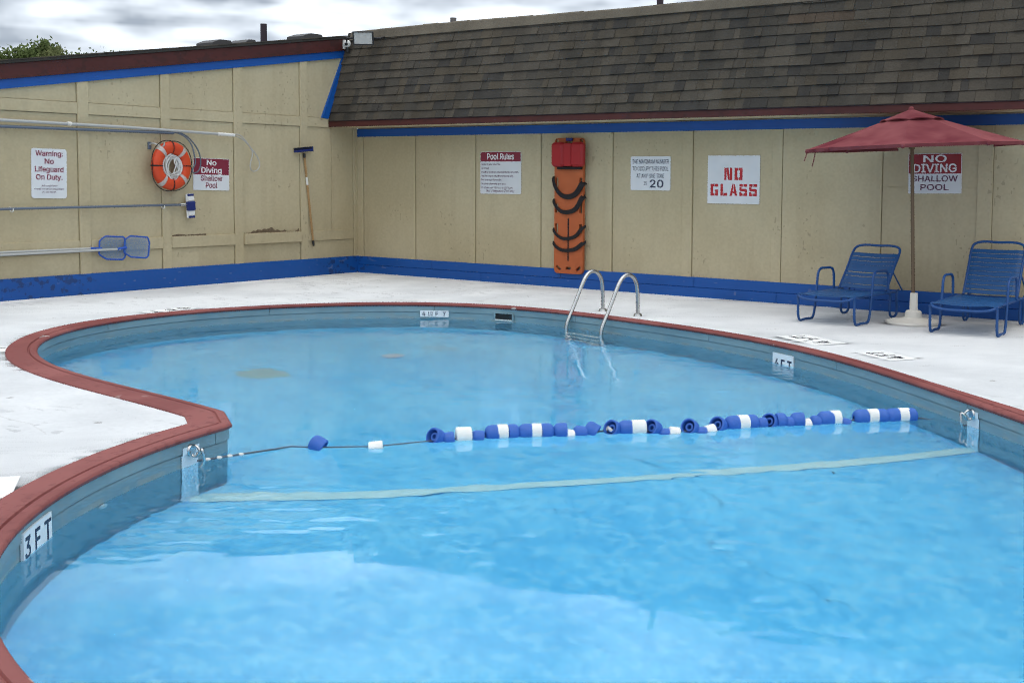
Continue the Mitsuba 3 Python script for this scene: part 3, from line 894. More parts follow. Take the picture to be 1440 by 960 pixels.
sign('square pool rules sign with a maroon heading band and lines of small print', M, 0.76, 0.61, 0.025, [
    (rows_of(('Pool Rules', 0, 0.195, 0.085, 0.50, True)), INKWHITE),
    (rows_of(*rr_), INKPURPLE),
    (rows_of(('No Lifeguard On Duty', 0, -0.278, 0.036, 0.52, False)), INKPURPLE)], (0.165, 0.4, SIGNRED))
M = wall_frame('R', 5.50, 1.60, 0.004)
sign('white sign in dark capitals giving the maximum number of 20 in the pool', M, 0.62, 0.45, 0.02, [
    (rows_of(('THE MAXIMUM NUMBER', 0, 0.128, 0.056, 0.57, False), ('TO OCCUPY THIS POOL', 0, 0.034, 0.056, 0.56, False), ('AT ANY ONE TIME', 0, -0.062, 0.056, 0.43, False), ('IS', -0.075, -0.155, 0.046, 0.050, False), ('20', 0.10, -0.185, 0.098, 0.21, True)), INKNAVY)])
M = wall_frame('R', 6.74, 1.525, 0.006)
sign('square white no glass sign in red stencil letters', M, 0.74, 0.61, 0.0, [
    ([at_line(stencil('NO', 0.155, 0.035), 0.0, -0.005), at_line(stencil('GLASS', 0.150, 0.030), 0.005, -0.205)], STENCILRED)])
M = wall_frame('R', 9.32, 1.615, 0.004, 0.8)
sign('red and white no diving shallow pool sign in capitals behind the umbrella pole', M, 0.615, 0.455, 0.0, [
    (rows_of(('NO', 0, 0.130, 0.078, 0.27, True), ('DIVING', 0, 0.015, 0.092, 0.50, True)), INKWHITE),
    (rows_of(('SHALLOW', 0, -0.090, 0.064, 0.53, True), ('POOL', 0, -0.188, 0.064, 0.33, True)), INKPURPLE)], (-0.002, 0.3, SIGNRED2))

# ------------------------------------------------------------------ depth markers
def deck_marker(label, x, y, ang, w, h, rows, cut=None):
    """A painted panel on the deck; ang turns its reading direction."""
    M = frame([x, y, 0.004], [1, 0, 0], [0, 1, 0], [0, 0, 1]) @ rot([0, 0, 1], ang)
    s = thing('deck_marker', label, 'depth marker', 'depth markers painted on the deck')
    part(s, 'panel', moved(prism(rrect(w, h, 0.01), 0.002), M), MARKWHITE)
    for m in rows_of(*rows): part(s, 'lettering', moved(at_line(m, 0, 0, 0.0021), M), INKBLACK)
    return s


# they read from the dry side, so they stand on their heads seen from the camera
deck_marker('white depth panel on the deck left of the umbrella, with a fraction', 9.14, -2.92, 148, 0.66, 0.36, [('4', -0.19, -0.08, 0.17, 0.13, True), ('1', -0.04, 0.02, 0.09, 0.04, True), ('2', 0.03, -0.09, 0.09, 0.07, True), ('FT', 0.19, -0.08, 0.15, 0.17, True)])
deck_marker('white four foot depth panel on the deck in front of the umbrella', 10.09, -3.45, 147, 0.50, 0.30, [('4', -0.13, -0.07, 0.15, 0.12, True), ('F', 0.02, -0.07, 0.15, 0.09, True), ('T', 0.15, -0.07, 0.15, 0.10, True)])
deck_marker('white depth panel with black figures at the left edge of the photo', 3.69, -8.07, 50, 0.54, 0.30, [('5', -0.16, -0.07, 0.15, 0.11, True), ('F', 0.01, -0.07, 0.15, 0.10, True), ('T', 0.18, -0.07, 0.15, 0.11, True)])
deck_marker('blank white corner of a depth panel beside the near red coping', 8.16, -10.36, -35, 0.42, 0.30, [])
deck_marker('depth panel with black figures at the far left bend of the pool', 2.36, -5.18, -84, 0.62, 0.24, [('5', -0.20, -0.07, 0.14, 0.12, True), ('F', 0.0, -0.07, 0.14, 0.12, True), ('T', 0.20, -0.07, 0.14, 0.12, True)])


def wall_marker(label, near, w, z0, z1, rows, d=0.0125):
    i = arc_of(near)
    M, e, nrm = wall_patch(i, 0, 0, 0, d)
    s = thing('wall_marker', label, 'depth marker', 'depth tiles set in the pool wall')
    n = 12
    # bend the plate and lettering to the wall's curve
    def bend(m):
        v = m.vertices.copy()
        loop = offset_loop(d)
        arc = [0.0]; idx = [i]
        for sgn in (1,):
            pass
        J = [(i + k) % L for k in range(-14, 15)]
        P = loop[J]
        s_ = np.concatenate([[0], np.cumsum(np.linalg.norm(np.diff(P, axis=0), axis=1))]); s_ -= s_[14]
        tx = np.gradient(P[:, 0], s_); ty = np.gradient(P[:, 1], s_)
        q_ = -v[:, 0]
        px, py = np.interp(q_, s_, P[:, 0]), np.interp(q_, s_, P[:, 1])
        nx, ny = np.interp(q_, s_, -ty), np.interp(q_, s_, tx)
        V = np.column_stack([px + nx * v[:, 2], py + ny * v[:, 2], v[:, 1]])
        return trimesh.Trimesh(V, m.faces, process=False)
    strip = cat(*[box(-w / 2 + w * k / n, -w / 2 + w * (k + 1) / n, z0, z1, -0.012, 0.003) for k in range(n)])
    part(s, 'tile', bend(strip), MARKWHITE)
    for m in rows_of(*rows): part(s, 'lettering', bend(at_line(m, 0, 0, 0.0032)), INKNAVY)
    return s


# the loop runs counter-clockwise, so from inside the pool its direction reads right to left: checked by orientation below
wall_marker('white three foot tile on the near left pool wall', (8.75, -10.43), 0.36, -0.190, -0.046, [('3', -0.125, -0.167, 0.095, 0.075, True), ('F', 0.005, -0.167, 0.095, 0.065, True), ('T', 0.13, -0.167, 0.095, 0.080, True)])
wall_marker('white four foot tile on the pool wall below the deck panels', (9.08, -3.50), 0.31, -0.245, -0.070, [('4', -0.095, -0.222, 0.10, 0.07, True), ('F', 0.0, -0.222, 0.10, 0.06, True), ('T', 0.10, -0.222, 0.10, 0.07, True)])
wall_marker('pale depth tile with a fraction on the far pool wall', (4.24, -2.86), 0.35, -0.145, -0.070, [('4', -0.13, -0.13, 0.045, 0.04, True), ('1/2', -0.05, -0.13, 0.045, 0.06, True), ('F', 0.03, -0.13, 0.045, 0.035, True), ('T', 0.12, -0.13, 0.045, 0.05, True)])

# ------------------------------------------------------------------ life ring
ring = thing('life_ring', 'orange life ring with silver bands and a white rope coil on the left wall', 'life ring')
RC = np.array([0.13, -3.53, 1.645])
M = frame(RC, [0, 1, 0], [0, 0, 1], [1, 0, 0]) @ rot([0, 1, 0], 6)
R0, ra, rb = 0.242, 0.083, 0.056


def ring_seg(a0, a1, grow, n):
    a = np.linspace(a0, a1, n)
    th = np.linspace(0, 2 * np.pi, 21)[:-1]
    V, F = [], []
    for t in a:
        for q in th:
            r = R0 + (ra + grow) * np.cos(q)
            V.append([r * np.cos(t), r * np.sin(t), (rb + grow) * np.sin(q)])
    m = len(th)
    for i in range(n - 1):
        for j in range(m):
            j2 = (j + 1) % m
            F += [[i * m + j, (i + 1) * m + j, (i + 1) * m + j2], [i * m + j, (i + 1) * m + j2, i * m + j2]]
    return trimesh.Trimesh(np.array(V), np.array(F), process=False)


part(ring, 'body', moved(ring_seg(0, 2 * np.pi, 0, 73), M), ORANGE, True)
for a in (48, 132, 232, 316):
    part(ring, 'band', moved(ring_seg(math.radians(a - 6), math.radians(a + 6), 0.003, 7), M), REFLECT, True)
gl = []
for k in range(4):
    a0, a1 = math.radians(90 * k + 2), math.radians(90 * k + 88)
    t = np.linspace(0, 1, 12)
    an = a0 + (a1 - a0) * t
    rr = R0 + ra + 0.006 + 0.028 * np.sin(np.pi * t) * (1.3 if k in (1, 2) else 0.5)
    gl.append(tube(np.column_stack([rr * np.cos(an), rr * np.sin(an), 0.02 + 0 * t]), 0.006, 6))
    c_ = math.radians(90 * k)
    gl.append(moved(ring_seg(c_ - 0.03, c_ + 0.03, 0.006, 3), np.eye(4)))
part(ring, 'grab_line', moved(cat(*gl), M), WEB, 40)
coil = []
for k in range(11):
    cx, cy = rng.normal(0, 0.022, 2)
    a_, b_ = 0.10 + 0.045 * rng.random(), 0.125 + 0.045 * rng.random()
    ph = rng.random() * 0.9 - 0.45
    t = np.linspace(0, 2 * np.pi, 26)[:-1]
    P = np.column_stack([a_ * np.cos(t), b_ * np.sin(t)]) @ np.array([[math.cos(ph), math.sin(ph)], [-math.sin(ph), math.cos(ph)]])
    coil.append(tube(np.column_stack([P[:, 0] + cx, P[:, 1] + cy - 0.01, 0.004 * k + 0.006 * np.sin(2 * t + k)]), 0.0075, 6, True))
coil.append(tube(spline([(-0.05, 0.10, 0.06), (0.02, 0.0, 0.065), (-0.01, -0.10, 0.06), (0.06, -0.12, 0.06)], 20), 0.0075, 6))
coil.append(tube(spline([(0.04, 0.11, 0.06), (0.0, 0.03, 0.068), (0.05, -0.02, 0.066), (-0.05, -0.11, 0.06)], 20), 0.0075, 6))
part(ring, 'rope_coil', moved(cat(*coil), M), ROPE, 60)
hk = thing('ring_hook', 'grey metal wall bracket holding the life ring', 'hook')
part(hk, 'plate', box(0.001, 0.02, -3.80, -3.75, 1.86, 1.96, 0.004), BLUEALU)
part(hk, 'arm', tube(spline([(0.02, -3.775, 1.92), (0.10, -3.74, 1.93), (0.18, -3.69, 1.90), (0.20, -3.68, 1.95)], 16), 0.011, 8), ALU, 40)

# ------------------------------------------------------------------ poles on the left wall
def pole(parent, a, b, r, m):
    part(parent, 'pole', rod(a, b, r, 12), m, 40)


hook1 = thing('rescue_hook', 'blue grey rescue pole with long hook loop beside the life ring', 'rescue hook', 'long poles hung on the left wall')
pole(hook1, (0.075, -9.4, 2.066), (0.075, -3.45, 2.086), 0.019, BLUEALU)
lp = [(0.075, -3.47, 2.086), (0.09, -3.321, 2.063), (0.12, -3.214, 1.961), (0.15, -3.173, 1.778), (0.15, -3.172, 1.662), (0.13, -3.205, 1.575), (0.11, -3.136, 1.555), (0.10, -3.055, 1.615), (0.10, -3.041, 1.732), (0.10, -3.062, 1.829), (0.09, -3.13, 1.944), (0.08, -3.253, 2.055), (0.075, -3.47, 2.09)]
part(hook1, 'hook', tube(spline(lp, 60), 0.009, 7), BLUEALU, 60)
hook2 = thing('rescue_hook', 'white rescue pole, topmost of the poles, its thin hook ending over the bare wall', 'rescue hook', 'long poles hung on the left wall')
part(hook2, 'pole', tube([(0.085, -9.4, 2.235), (0.085, -5.8, 2.152), (0.085, -4.2, 2.135), (0.085, -2.62, 2.097)], 0.020, 12), ALU, 40)
part(hook2, 'ferrule', rod((0.085, -2.74, 2.100), (0.085, -2.46, 2.093), 0.023, 12), WHITEPL, 40)
lp = [(0.085, -2.50, 2.095), (0.09, -2.351, 2.087), (0.10, -2.191, 1.93), (0.11, -2.066, 1.78), (0.11, -2.036, 1.678), (0.11, -2.068, 1.616), (0.10, -2.158, 1.59), (0.10, -2.195, 1.635), (0.10, -2.188, 1.717), (0.10, -2.154, 1.85), (0.10, -2.241, 1.98), (0.09, -2.339, 2.047), (0.085, -2.50, 2.092)]
part(hook2, 'hook', tube(spline(lp, 60), 0.0075, 7), ALU, 60)
part(hook2, 'ring_clip', rod((0.085, -4.98, 2.146), (0.085, -4.93, 2.146), 0.027, 12), CREAM, 40)

br = thing('pool_brush', 'pole with a blue and white pool brush head below the life ring', 'pool brush', 'long poles hung on the left wall')
pole(br, (0.07, -9.4, 1.075), (0.07, -3.34, 1.120), 0.016, BLUEALU)
part(br, 'socket', rod((0.07, -3.36, 1.119), (0.07, -3.22, 1.121), 0.023, 12), CHROME, 40)
M = wall_frame('L', -3.198, 1.103, 0.05) @ rot([0, 0, 1], 3)
part(br, 'back', moved(box(-0.060, 0.060, -0.168, 0.168, 0.0, 0.035, 0.012), M), WHITEPL)
part(br, 'centre', moved(box(-0.068, 0.062, -0.062, 0.062, 0.02, 0.062, 0.008), M), NAVYPL)
for s in (-1, 1):
    part(br, 'end_pad', moved(box(-0.045, 0.055, s * 0.150 - 0.015, s * 0.150 + 0.015, 0.01, 0.045, 0.005), M), NAVYPL)
    part(br, 'side_pad', moved(box(-0.048, 0.056, s * 0.098 - 0.030, s * 0.098 + 0.030, 0.02, 0.048, 0.007), M), WHITEPL)


def skimmer_net(label, y0, y1, z0, z1, x, pole_pts, tilt):
    s = thing('skimmer_net', label, 'skimmer net', 'long poles hung on the left wall')
    M = frame([x, (y0 + y1) / 2, (z0 + z1) / 2], [0, 1, 0], [0, 0, 1], [1, 0, 0]) @ rot([0, 0, 1], tilt)
    w, h = y1 - y0, z1 - z0
    g = Polygon([(-w / 2, -h * 0.30), (-w / 2, h * 0.30), (-w * 0.30, h / 2), (w * 0.42, h / 2), (w / 2, h * 0.25), (w / 2, -h * 0.36), (w * 0.42, -h / 2), (-w * 0.20, -h / 2)]).buffer(-0.03).buffer(0.03, quad_segs=5)
    ln = np.array(shapely.segmentize(g.exterior, 0.02).coords)[:-1]
    part(s, 'rim', moved(tube(np.column_stack([ln, 0 * ln[:, 0]]), 0.010, 8, True), M), BLUEPL, 60)
    # the net: separate threads, slack in the middle
    th = []
    inner = g.buffer(-0.004)
    for ax in (0, 1):
        for v in np.arange(-0.2, 0.2, 0.0085):
            line = shapely.LineString([(-1, v), (1, v)] if ax else [(v, -1), (v, 1)]).intersection(inner)
            if line.is_empty or line.geom_type != 'LineString': continue
            c = np.array(line.coords)
            t = np.linspace(0, 1, 7)[:, None]
            q = c[0] + (c[-1] - c[0]) * t
            sag = -0.028 * np.clip(1 - (q[:, 0] / (w / 2)) ** 2, 0, 1) * np.clip(1 - (q[:, 1] / (h / 2)) ** 2, 0, 1)
            hw = 0.0012
            o = np.array([0, hw]) if ax else np.array([hw, 0])
            V = np.vstack([np.column_stack([q - o, sag + 0.0006 * ax]), np.column_stack([q + o, sag + 0.0006 * ax])])
            F = []
            for k in range(6):
                F += [[k, k + 1, k + 8], [k, k + 8, k + 7]]
            th.append(trimesh.Trimesh(V, np.array(F), process=False))
    part(s, 'net', moved(cat(*th), M), NETTHREAD)
    part(s, 'pole', tube(pole_pts, 0.016, 12), ALU, 40)
    part(s, 'socket', rod((pole_pts[-1][0], pole_pts[-1][1] - 0.04, pole_pts[-1][2]), (x, y0 + 0.03, (z0 + z1) / 2), 0.018, 10), BLUEPL, 40)


skimmer_net('blue skimmer net nearer the left edge, on the lower of the wall poles', -4.575, -4.20, 0.43, 0.725, 0.075, [(0.075, -9.4, 0.60), (0.075, -4.66, 0.583)], -4)
skimmer_net('blue skimmer net overlapping the other, nearer the brush head', -4.235, -3.87, 0.44, 0.715, 0.10, [(0.105, -9.4, 0.555), (0.105, -4.30, 0.560)], -6)
for y, z, w_ in ((-3.62, 1.10, 'just left of the brush head'), (-5.70, 1.09, 'near the left edge of the photo')):
    h_ = thing('pole_hanger', 'small white clip holding the brush pole, ' + w_, 'wall hook', 'white clips holding the brush pole')
    part(h_, 'clip', tube(spline([(0.024, y, z + 0.04), (0.03, y, z - 0.005), (0.06, y, z - 0.025), (0.095, y, z - 0.012), (0.095, y, z + 0.012)], 16), 0.007, 7), WHITEPL, 40)

bm = thing('push_broom', 'push broom hung head up on the left wall near the corner', 'broom')
hb = np.array([0.055, -1.150, 1.865]); he = np.array([0.045, -0.978, 0.545])
part(bm, 'handle', rod(hb, he, 0.0145, 10), WOOD, 40)
part(bm, 'grip', rod(he, he + (he - hb) / np.linalg.norm(he - hb) * 0.085, 0.018, 10), BLACK, 40)
mid = hb + (he - hb) * 0.27
part(bm, 'tape', rod(mid, mid + (he - hb) * 0.09, 0.0165, 10), WHITEPL, 40)
part(bm, 'ferrule', rod(hb, hb + (he - hb) * 0.05, 0.020, 10), BLACK, 40)
M = frame([0.06, -1.165, 1.902], [0, 1, 0], [0, 0, 1], [1, 0, 0]) @ rot([0, 0, 1], 6)
part(bm, 'block', moved(box(-0.165, 0.165, -0.012, 0.022, -0.032, 0.032, 0.006), M), NAVYPL)
fib = []
for k in range(260):
    x = rng.uniform(-0.16, 0.16); z = rng.uniform(-0.028, 0.028)
    fib.append(tube([(x, 0.02, z), (x * 1.06 + rng.normal(0, 0.004), 0.052 + rng.uniform(-0.006, 0.006), z * 1.3)], 0.0032, 3, caps=False))
part(bm, 'bristles', moved(cat(*fib), M), BRUSHFIB)
part(bm, 'end_knob', moved(box(0.150, 0.172, -0.02, 0.052, -0.034, 0.034, 0.006), M), NAVYPL)

# ------------------------------------------------------------------ spine board
sb = thing('spine_board', 'orange spine board with black straps hung upright on the wall', 'spine board')
M = frame([4.215, -0.035, 1.14], [1, 0, 0], [0, 0, 1], [0, -1, 0])
g = sbox(-0.245, -0.94, 0.245, 0.94).buffer(-0.06).buffer(0.06, quad_segs=6)
holes = []
for zz in (0.60, 0.33, -0.03, -0.31, 0.86):
    for s in (-1, 1):
        holes.append(sbox(s * 0.205 - 0.018, zz - 0.055, s * 0.205 + 0.018, zz + 0.055).buffer(0.008))
for x_, s in ((-0.17, 38), (0.0, 0), (0.17, -38)):
    holes.append(shapely.affinity.rotate(sbox(x_ - 0.045, -0.885, x_ + 0.045, -0.845), -s))
holes.append(sbox(-0.05, 0.85, 0.05, 0.89).buffer(0.008))
g = g.difference(unary_union(holes))
part(sb, 'board', moved(prism(g, 0.045), M), BOARD)
part(sb, 'rib', moved(box(-0.010, 0.010, -0.76, -0.17, 0.0455, 0.052, 0.002), M), WEB)


def strap(pts, w, thick=0.006):
    p = spline(pts, 40)
    t = np.gradient(p, axis=0); t /= np.linalg.norm(t, axis=1, keepdims=True)
    up = np.cross(np.array([0, 0, 1.0]), t); up /= np.linalg.norm(up, axis=1, keepdims=True)
    up = up * np.broadcast_to(w, (40,))[:, None] / 2
    a, b = p - up, p + up
    o = np.array([0, 0, thick])
    V = np.vstack([a, b, b + o, a + o])
    F = []
    n = 40
    for i in range(n - 1):
        for k in range(4):
            k2 = (k + 1) % 4
            F += [[k * n + i, k * n + i + 1, k2 * n + i + 1], [k * n + i, k2 * n + i + 1, k2 * n + i]]
    return trimesh.Trimesh(V, np.array(F), process=False)


for (zl, zm, zr, wr_, xm) in ((0.42, 0.13, 0.33, 0.075, 0.02), (0.10, -0.085, 0.14, 0.065, -0.04), (-0.31, -0.45, -0.28, 0.045, 0.0), (-0.50, -0.615, -0.50, 0.050, 0.0)):
    wv = np.linspace(0.036, wr_ * 1.25, 40)
    part(sb, 'strap', moved(strap([(-0.256, zl, 0.0), (-0.252, zl - 0.015, 0.05), (-0.16, zl + (zm - zl) * 0.80, 0.060), (xm, zm, 0.066), (0.15, zm + (zr - zm) * 0.30, 0.060), (0.250, zr - 0.01, 0.05), (0.256, zr, 0.0)], wv), M), WEB, 40)
hi_ = thing('head_immobilizer', 'red foam head immobilizer strapped to the top of the orange board', 'head immobilizer')
M2 = frame([4.245, -0.082, 1.860], [1, 0, 0], [0, 0, 1], [0, -1, 0])
for s in (-1, 1):
    part(hi_, 'block', moved(box(s * 0.165 - 0.105, s * 0.165 + 0.105, -0.175, 0.160, 0.0, 0.11, 0.034), M2), FOAMRED)
part(hi_, 'bed', moved(box(-0.062, 0.062, -0.170, 0.148, 0.0, 0.09, 0.01), M2), FOAMRED)
part(hi_, 'strap', moved(box(-0.20, 0.205, -0.212, -0.176, 0.0, 0.045, 0.004), M2), WEB)
part(hi_, 'buckle', moved(box(-0.05, 0.05, 0.178, 0.22, 0.01, 0.05, 0.006), M2), NAVYPL)

# ------------------------------------------------------------------ pool ladder
lad = thing('pool_ladder', 'stainless steel pool ladder with two arched handrails', 'pool ladder')
nin = np.array([-0.22, -0.975]); nin /= np.linalg.norm(nin)
for P0 in ((6.77, -2.28), (6.19, -2.12)):
    def at(d, z): return (P0[0] + nin[0] * d, P0[1] + nin[1] * d, z)
    prf = [(0.0, 0.0), (0.004, 0.12), (0.01, 0.27), (0.035, 0.38), (0.09, 0.445), (0.165, 0.468), (0.24, 0.44), (0.30, 0.37), (0.38, 0.22), (0.47, 0.05), (0.525, -0.05), (0.555, -0.12), (0.562, -0.22), (0.562, -0.55), (0.562, -0.86)]
    part(lad, 'handrail', tube(spline([at(d, z) for d, z in prf], 70), 0.0215, 14), STEEL, True)
    part(lad, 'flange', lathe([(0.024, 0.030), (0.040, 0.026), (0.050, 0.0)], 20).apply_translation((P0[0], P0[1], 0.0)), STEEL, 40)
for z in (-0.42, -0.66, -0.88):
    a = np.array([6.19, -2.12]) + nin * 0.562; b = np.array([6.77, -2.28]) + nin * 0.562
    c = (a + b) / 2; xd = (b - a) / np.linalg.norm(b - a)
    M = frame([*c, z], [*xd, 0], [-xd[1], xd[0], 0], [0, 0, 1])
    part(lad, 'tread', moved(box(-0.285, 0.285, -0.04, 0.05, -0.018, 0.018, 0.006), M), CREAM)

# ------------------------------------------------------------------ umbrella
um = thing('patio_umbrella', 'faded maroon market umbrella standing between the blue loungers', 'umbrella')
UB = np.array([9.47, -1.02, 0.0]); UT = np.array([9.355, -0.925, 2.30])
UX = np.array([9.37, -0.93])
part(um, 'base', lathe([(0.0, 0.0), (0.285, 0.0), (0.292, 0.015), (0.285, 0.032), (0.24, 0.046), (0.12, 0.062), (0.090, 0.072), (0.085, 0.13), (0.070, 0.145), (0.044, 0.150), (0.041, 0.33), (0.024, 0.335), (0.022, 0.30)], 48).apply_translation(UB), CREAM, 35)
part(um, 'pole', tube([UB + (0, 0, 0.05), UT], 0.0195, 14), BRONZE, 40)
UR, ZR_, ZA = 1.13, 1.905, 2.285
tilt = rot([0, 0, 1], 0)
tx = trimesh.transformations.rotation_matrix(math.radians(2.4), [0.57, -0.82, 0], [UX[0], UX[1], 1.9])


def cpt(a, r, zo=0.0):
    z = ZA + (ZR_ - ZA) * (r / UR) ** 0.94 + zo
    return np.array([UX[0] + r * math.cos(a), UX[1] + r * math.sin(a), z])


def canopy_panel(a0, a1, r0, r1, nr=10, na=9, sag=0.045, hem=0.035, zo=0.0):
    V = []
    for i in range(nr + 1):
        r = r0 + (r1 - r0) * i / nr
        p, q_ = cpt(a0, r, zo), cpt(a1, r, zo)
        for j in range(na + 1):
            t = j / na
            v = p + (q_ - p) * t
            v[2] -= sag * math.sin(math.pi * t) * (r / UR) * (0.4 + 0.6 * math.sin(math.pi * min(1, r / r1)))
            if i == nr:
                v[2] += 0.018 * math.sin(math.pi * t)
            V.append(v)
    if hem:
        last = V[-(na + 1):]
        for v in last:
            c_ = np.array([UX[0], UX[1], v[2]])
            V.append(v + np.array([0, 0, -hem]) + (c_ - v) * 0.012)
        nr += 1
    F = []
    for i in range(nr):
        for j in range(na):
            p = i * (na + 1) + j
            F += [[p, p + na + 1, p + na + 2], [p, p + na + 2, p + 1]]
    return trimesh.Trimesh(np.array(V), np.array(F), process=False)


A0 = math.radians(-75)
for k in range(8):
    a = A0 + k * math.pi / 4
    part(um, 'canopy_panel', moved(canopy_panel(a, a + math.pi / 4, 0.10, UR), tx), FABRIC, 30)
vent = cat(*[canopy_panel(A0 + k * math.pi / 4, A0 + (k + 1) * math.pi / 4, 0.001, 0.335, 5, 6, 0.012, 0.012, 0.014) for k in range(8)])
part(um, 'vent_cap', moved(vent, tx), FABRIC, 30)
ub = cat(trimesh.creation.icosphere(2, 0.028).apply_translation((UX[0], UX[1], ZA + 0.010)))
part(um, 'finial', moved(ub, tx), FABRIC, True)
for k in range(8):
    a = A0 + k * math.pi / 4
    part(um, 'rib', moved(rod(cpt(a, 0.05, -0.025), cpt(a, UR - 0.01, -0.022), 0.009, 6), tx), BRONZE, 40)
    part(um, 'strut', moved(rod((UX[0] + 0.04 * math.cos(a), UX[1] + 0.04 * math.sin(a), 1.90), cpt(a, UR * 0.52, -0.03), 0.007, 6), tx), BRONZE, 40)
    part(um, 'rib_pocket', moved(trimesh.creation.icosphere(2, 0.026).apply_translation(cpt(a, UR - 0.012, -0.022)), tx), FABRIC, True)
part(um, 'hub', cat(rod((UX[0], UX[1], 1.870), (UX[0], UX[1], 1.925), 0.032, 14)), BRONZE, 40)
lt = cpt(A0 - math.pi / 2 + 0.2, UR * 0.985)
tipk = moved(trimesh.Trimesh([cpt(math.radians(-165), UR * 0.99)], [[0, 0, 0]], process=False), tx).vertices[0]
for dx, ln in ((0.0, 0.11), (0.09, 0.17)):
    q_ = tipk + np.array([0.82 * dx, 0.57 * dx, -0.02])
    part(um, 'tie', tube(spline([q_, q_ + (-0.01, -0.01, -ln * 0.5), q_ + (-0.03, -0.015, -ln)], 8), 0.006, 5), FABRIC, 40)

# ------------------------------------------------------------------ strap loungers
def lounger(label, ox, oy, deg, hinge, back_y, back_z, worn):
    s = thing('sun_lounger', label, 'sun lounger', 'blue strap loungers by the wall')
    M = frame([ox, oy, 0], [1, 0, 0], [0, 1, 0], [0, 0, 1]) @ rot([0, 0, 1], deg)
    W, Z = 0.315, 0.300
    r = 0.0138
    P = lambda pts, n=40, k=3: spline(pts, n, k=k)
    up = lambda key, m, mt=LOUNGE, sm=40, **k_: part(s, key, moved(m, M), mt, sm, **k_)
    # seat frame: two rails joined by a dipped front bar
    rail_end = hinge + 0.16
    up('frame', cat(
        tube(np.vstack([[(-W, rail_end, Z - 0.01)], P([(-W, 0.30, Z), (-W, 0.12, Z), (-W, 0.03, Z - 0.004), (-W + 0.025, -0.005, Z - 0.02), (-W + 0.08, -0.015, Z - 0.035), (0, -0.018, Z - 0.045), (W - 0.08, -0.015, Z - 0.035), (W - 0.025, -0.005, Z - 0.02), (W, 0.03, Z - 0.004), (W, 0.12, Z), (W, 0.30, Z)], 50), [(W, rail_end, Z - 0.01)]]), r, 10),
        rod((-W, hinge + 0.05, Z - 0.02), (W, hinge + 0.05, Z - 0.02), r * 0.9), rod((-W, 0.42, Z - 0.03), (W, 0.42, Z - 0.03), r * 0.8)))
    # side loops: a leg down, a run along the deck, up again into the armrest and down to the rail
    for sd in (-1, 1):
        x = sd * (W + 0.012)
        f0 = 0.02
        leg = [(x, f0, Z - 0.01), (x, f0 + 0.015, 0.16), (x, f0 + 0.03, 0.05), (x, f0 + 0.055, 0.018), (x, f0 + 0.11, r), (x, f0 + 0.30, r), (x, f0 + 0.355, 0.02), (x, f0 + 0.385, 0.06), (x, f0 + 0.42, 0.22), (x, f0 + 0.455, 0.42), (x, f0 + 0.475, 0.505), (x, f0 + 0.52, 0.545), (x, f0 + 0.62, 0.552), (x, f0 + 0.76, 0.548), (x, f0 + 0.83, 0.525), (x, f0 + 0.86, 0.46), (x, f0 + 0.88, 0.30)]
        up('side_loop', tube(P(leg, 90), r, 10))
        x2 = sd * (W - 0.02)
        h0 = rail_end - 0.10
        rear = [(x2, h0 - 0.04, Z), (x2, h0 + 0.02, 0.12), (x2, h0 + 0.045, 0.03), (x2, h0 + 0.08, r), (x2, h0 + 0.16, r), (x2, h0 + 0.20, 0.03), (x2, h0 + 0.22, 0.12), (x2, h0 + 0.25, 0.30)]
        up('rear_leg', tube(P(rear, 50), r, 10))
    # back frame
    wb = W - 0.035
    hz = Z + 0.01
    L_ = math.hypot(back_y - hinge, back_z - hz)
    by, bz = (back_y - hinge) / L_, (back_z - hz) / L_
    B = lambda x, t: (x, hinge + by * t, hz + bz * t)
    up('back_frame', cat(tube(P([B(-wb, 0), B(-wb, L_ * 0.3), B(-wb, L_ * 0.6), B(-wb, L_ - 0.09), B(-wb + 0.02, L_ - 0.03), B(-wb + 0.07, L_ - 0.004), B(0, L_), B(wb - 0.07, L_ - 0.004), B(wb - 0.02, L_ - 0.03), B(wb, L_ - 0.09), B(wb, L_ * 0.6), B(wb, L_ * 0.3), B(wb, 0)], 90), r, 10),
       rod((-wb, hinge + by * L_ * 0.45, hz + bz * L_ * 0.45 - 0.02), (-wb - 0.02, hinge + 0.42, Z - 0.02), 0.008), rod((wb, hinge + by * L_ * 0.45, hz + bz * L_ * 0.45 - 0.02), (wb + 0.02, hinge + 0.42, Z - 0.02), 0.008)))
    # vinyl straps, one by one
    bit = rot([1, 0, 0], math.degrees(math.atan2(bz, by)))

    def strap_mesh(w, wid, dip):
        xs = np.linspace(-w, w, 9)
        V, F = [], []
        for x in xs:
            u = x / w
            z = -dip * (1 - u * u) + (0.015 if abs(u) < 0.999 else 0.0)
            for (yy, zz) in ((-wid / 2, 0), (wid / 2, 0), (wid / 2, 0.003), (-wid / 2, 0.003)):
                V.append((x, yy, z + zz))
        for i in range(8):
            for k in range(4):
                k2 = (k + 1) % 4
                F += [[i * 4 + k, i * 4 + k2, i * 4 + 4 + k2], [i * 4 + k, i * 4 + 4 + k2, i * 4 + 4 + k]]
        return trimesh.Trimesh(np.array(V), np.array(F), process=False)
    nseat = int((hinge - 0.05) / 0.052)
    for k in range(nseat):
        y = 0.035 + 0.052 * k + rng.normal(0, 0.002)
        m = strap_mesh(W + 0.012, 0.0512, 0.018 + rng.uniform(0, 0.008))
        up('seat_strap', m.apply_translation((0, y, Z + 0.002)), STRAP, False)
    nb = int((L_ - 0.09) / 0.056)
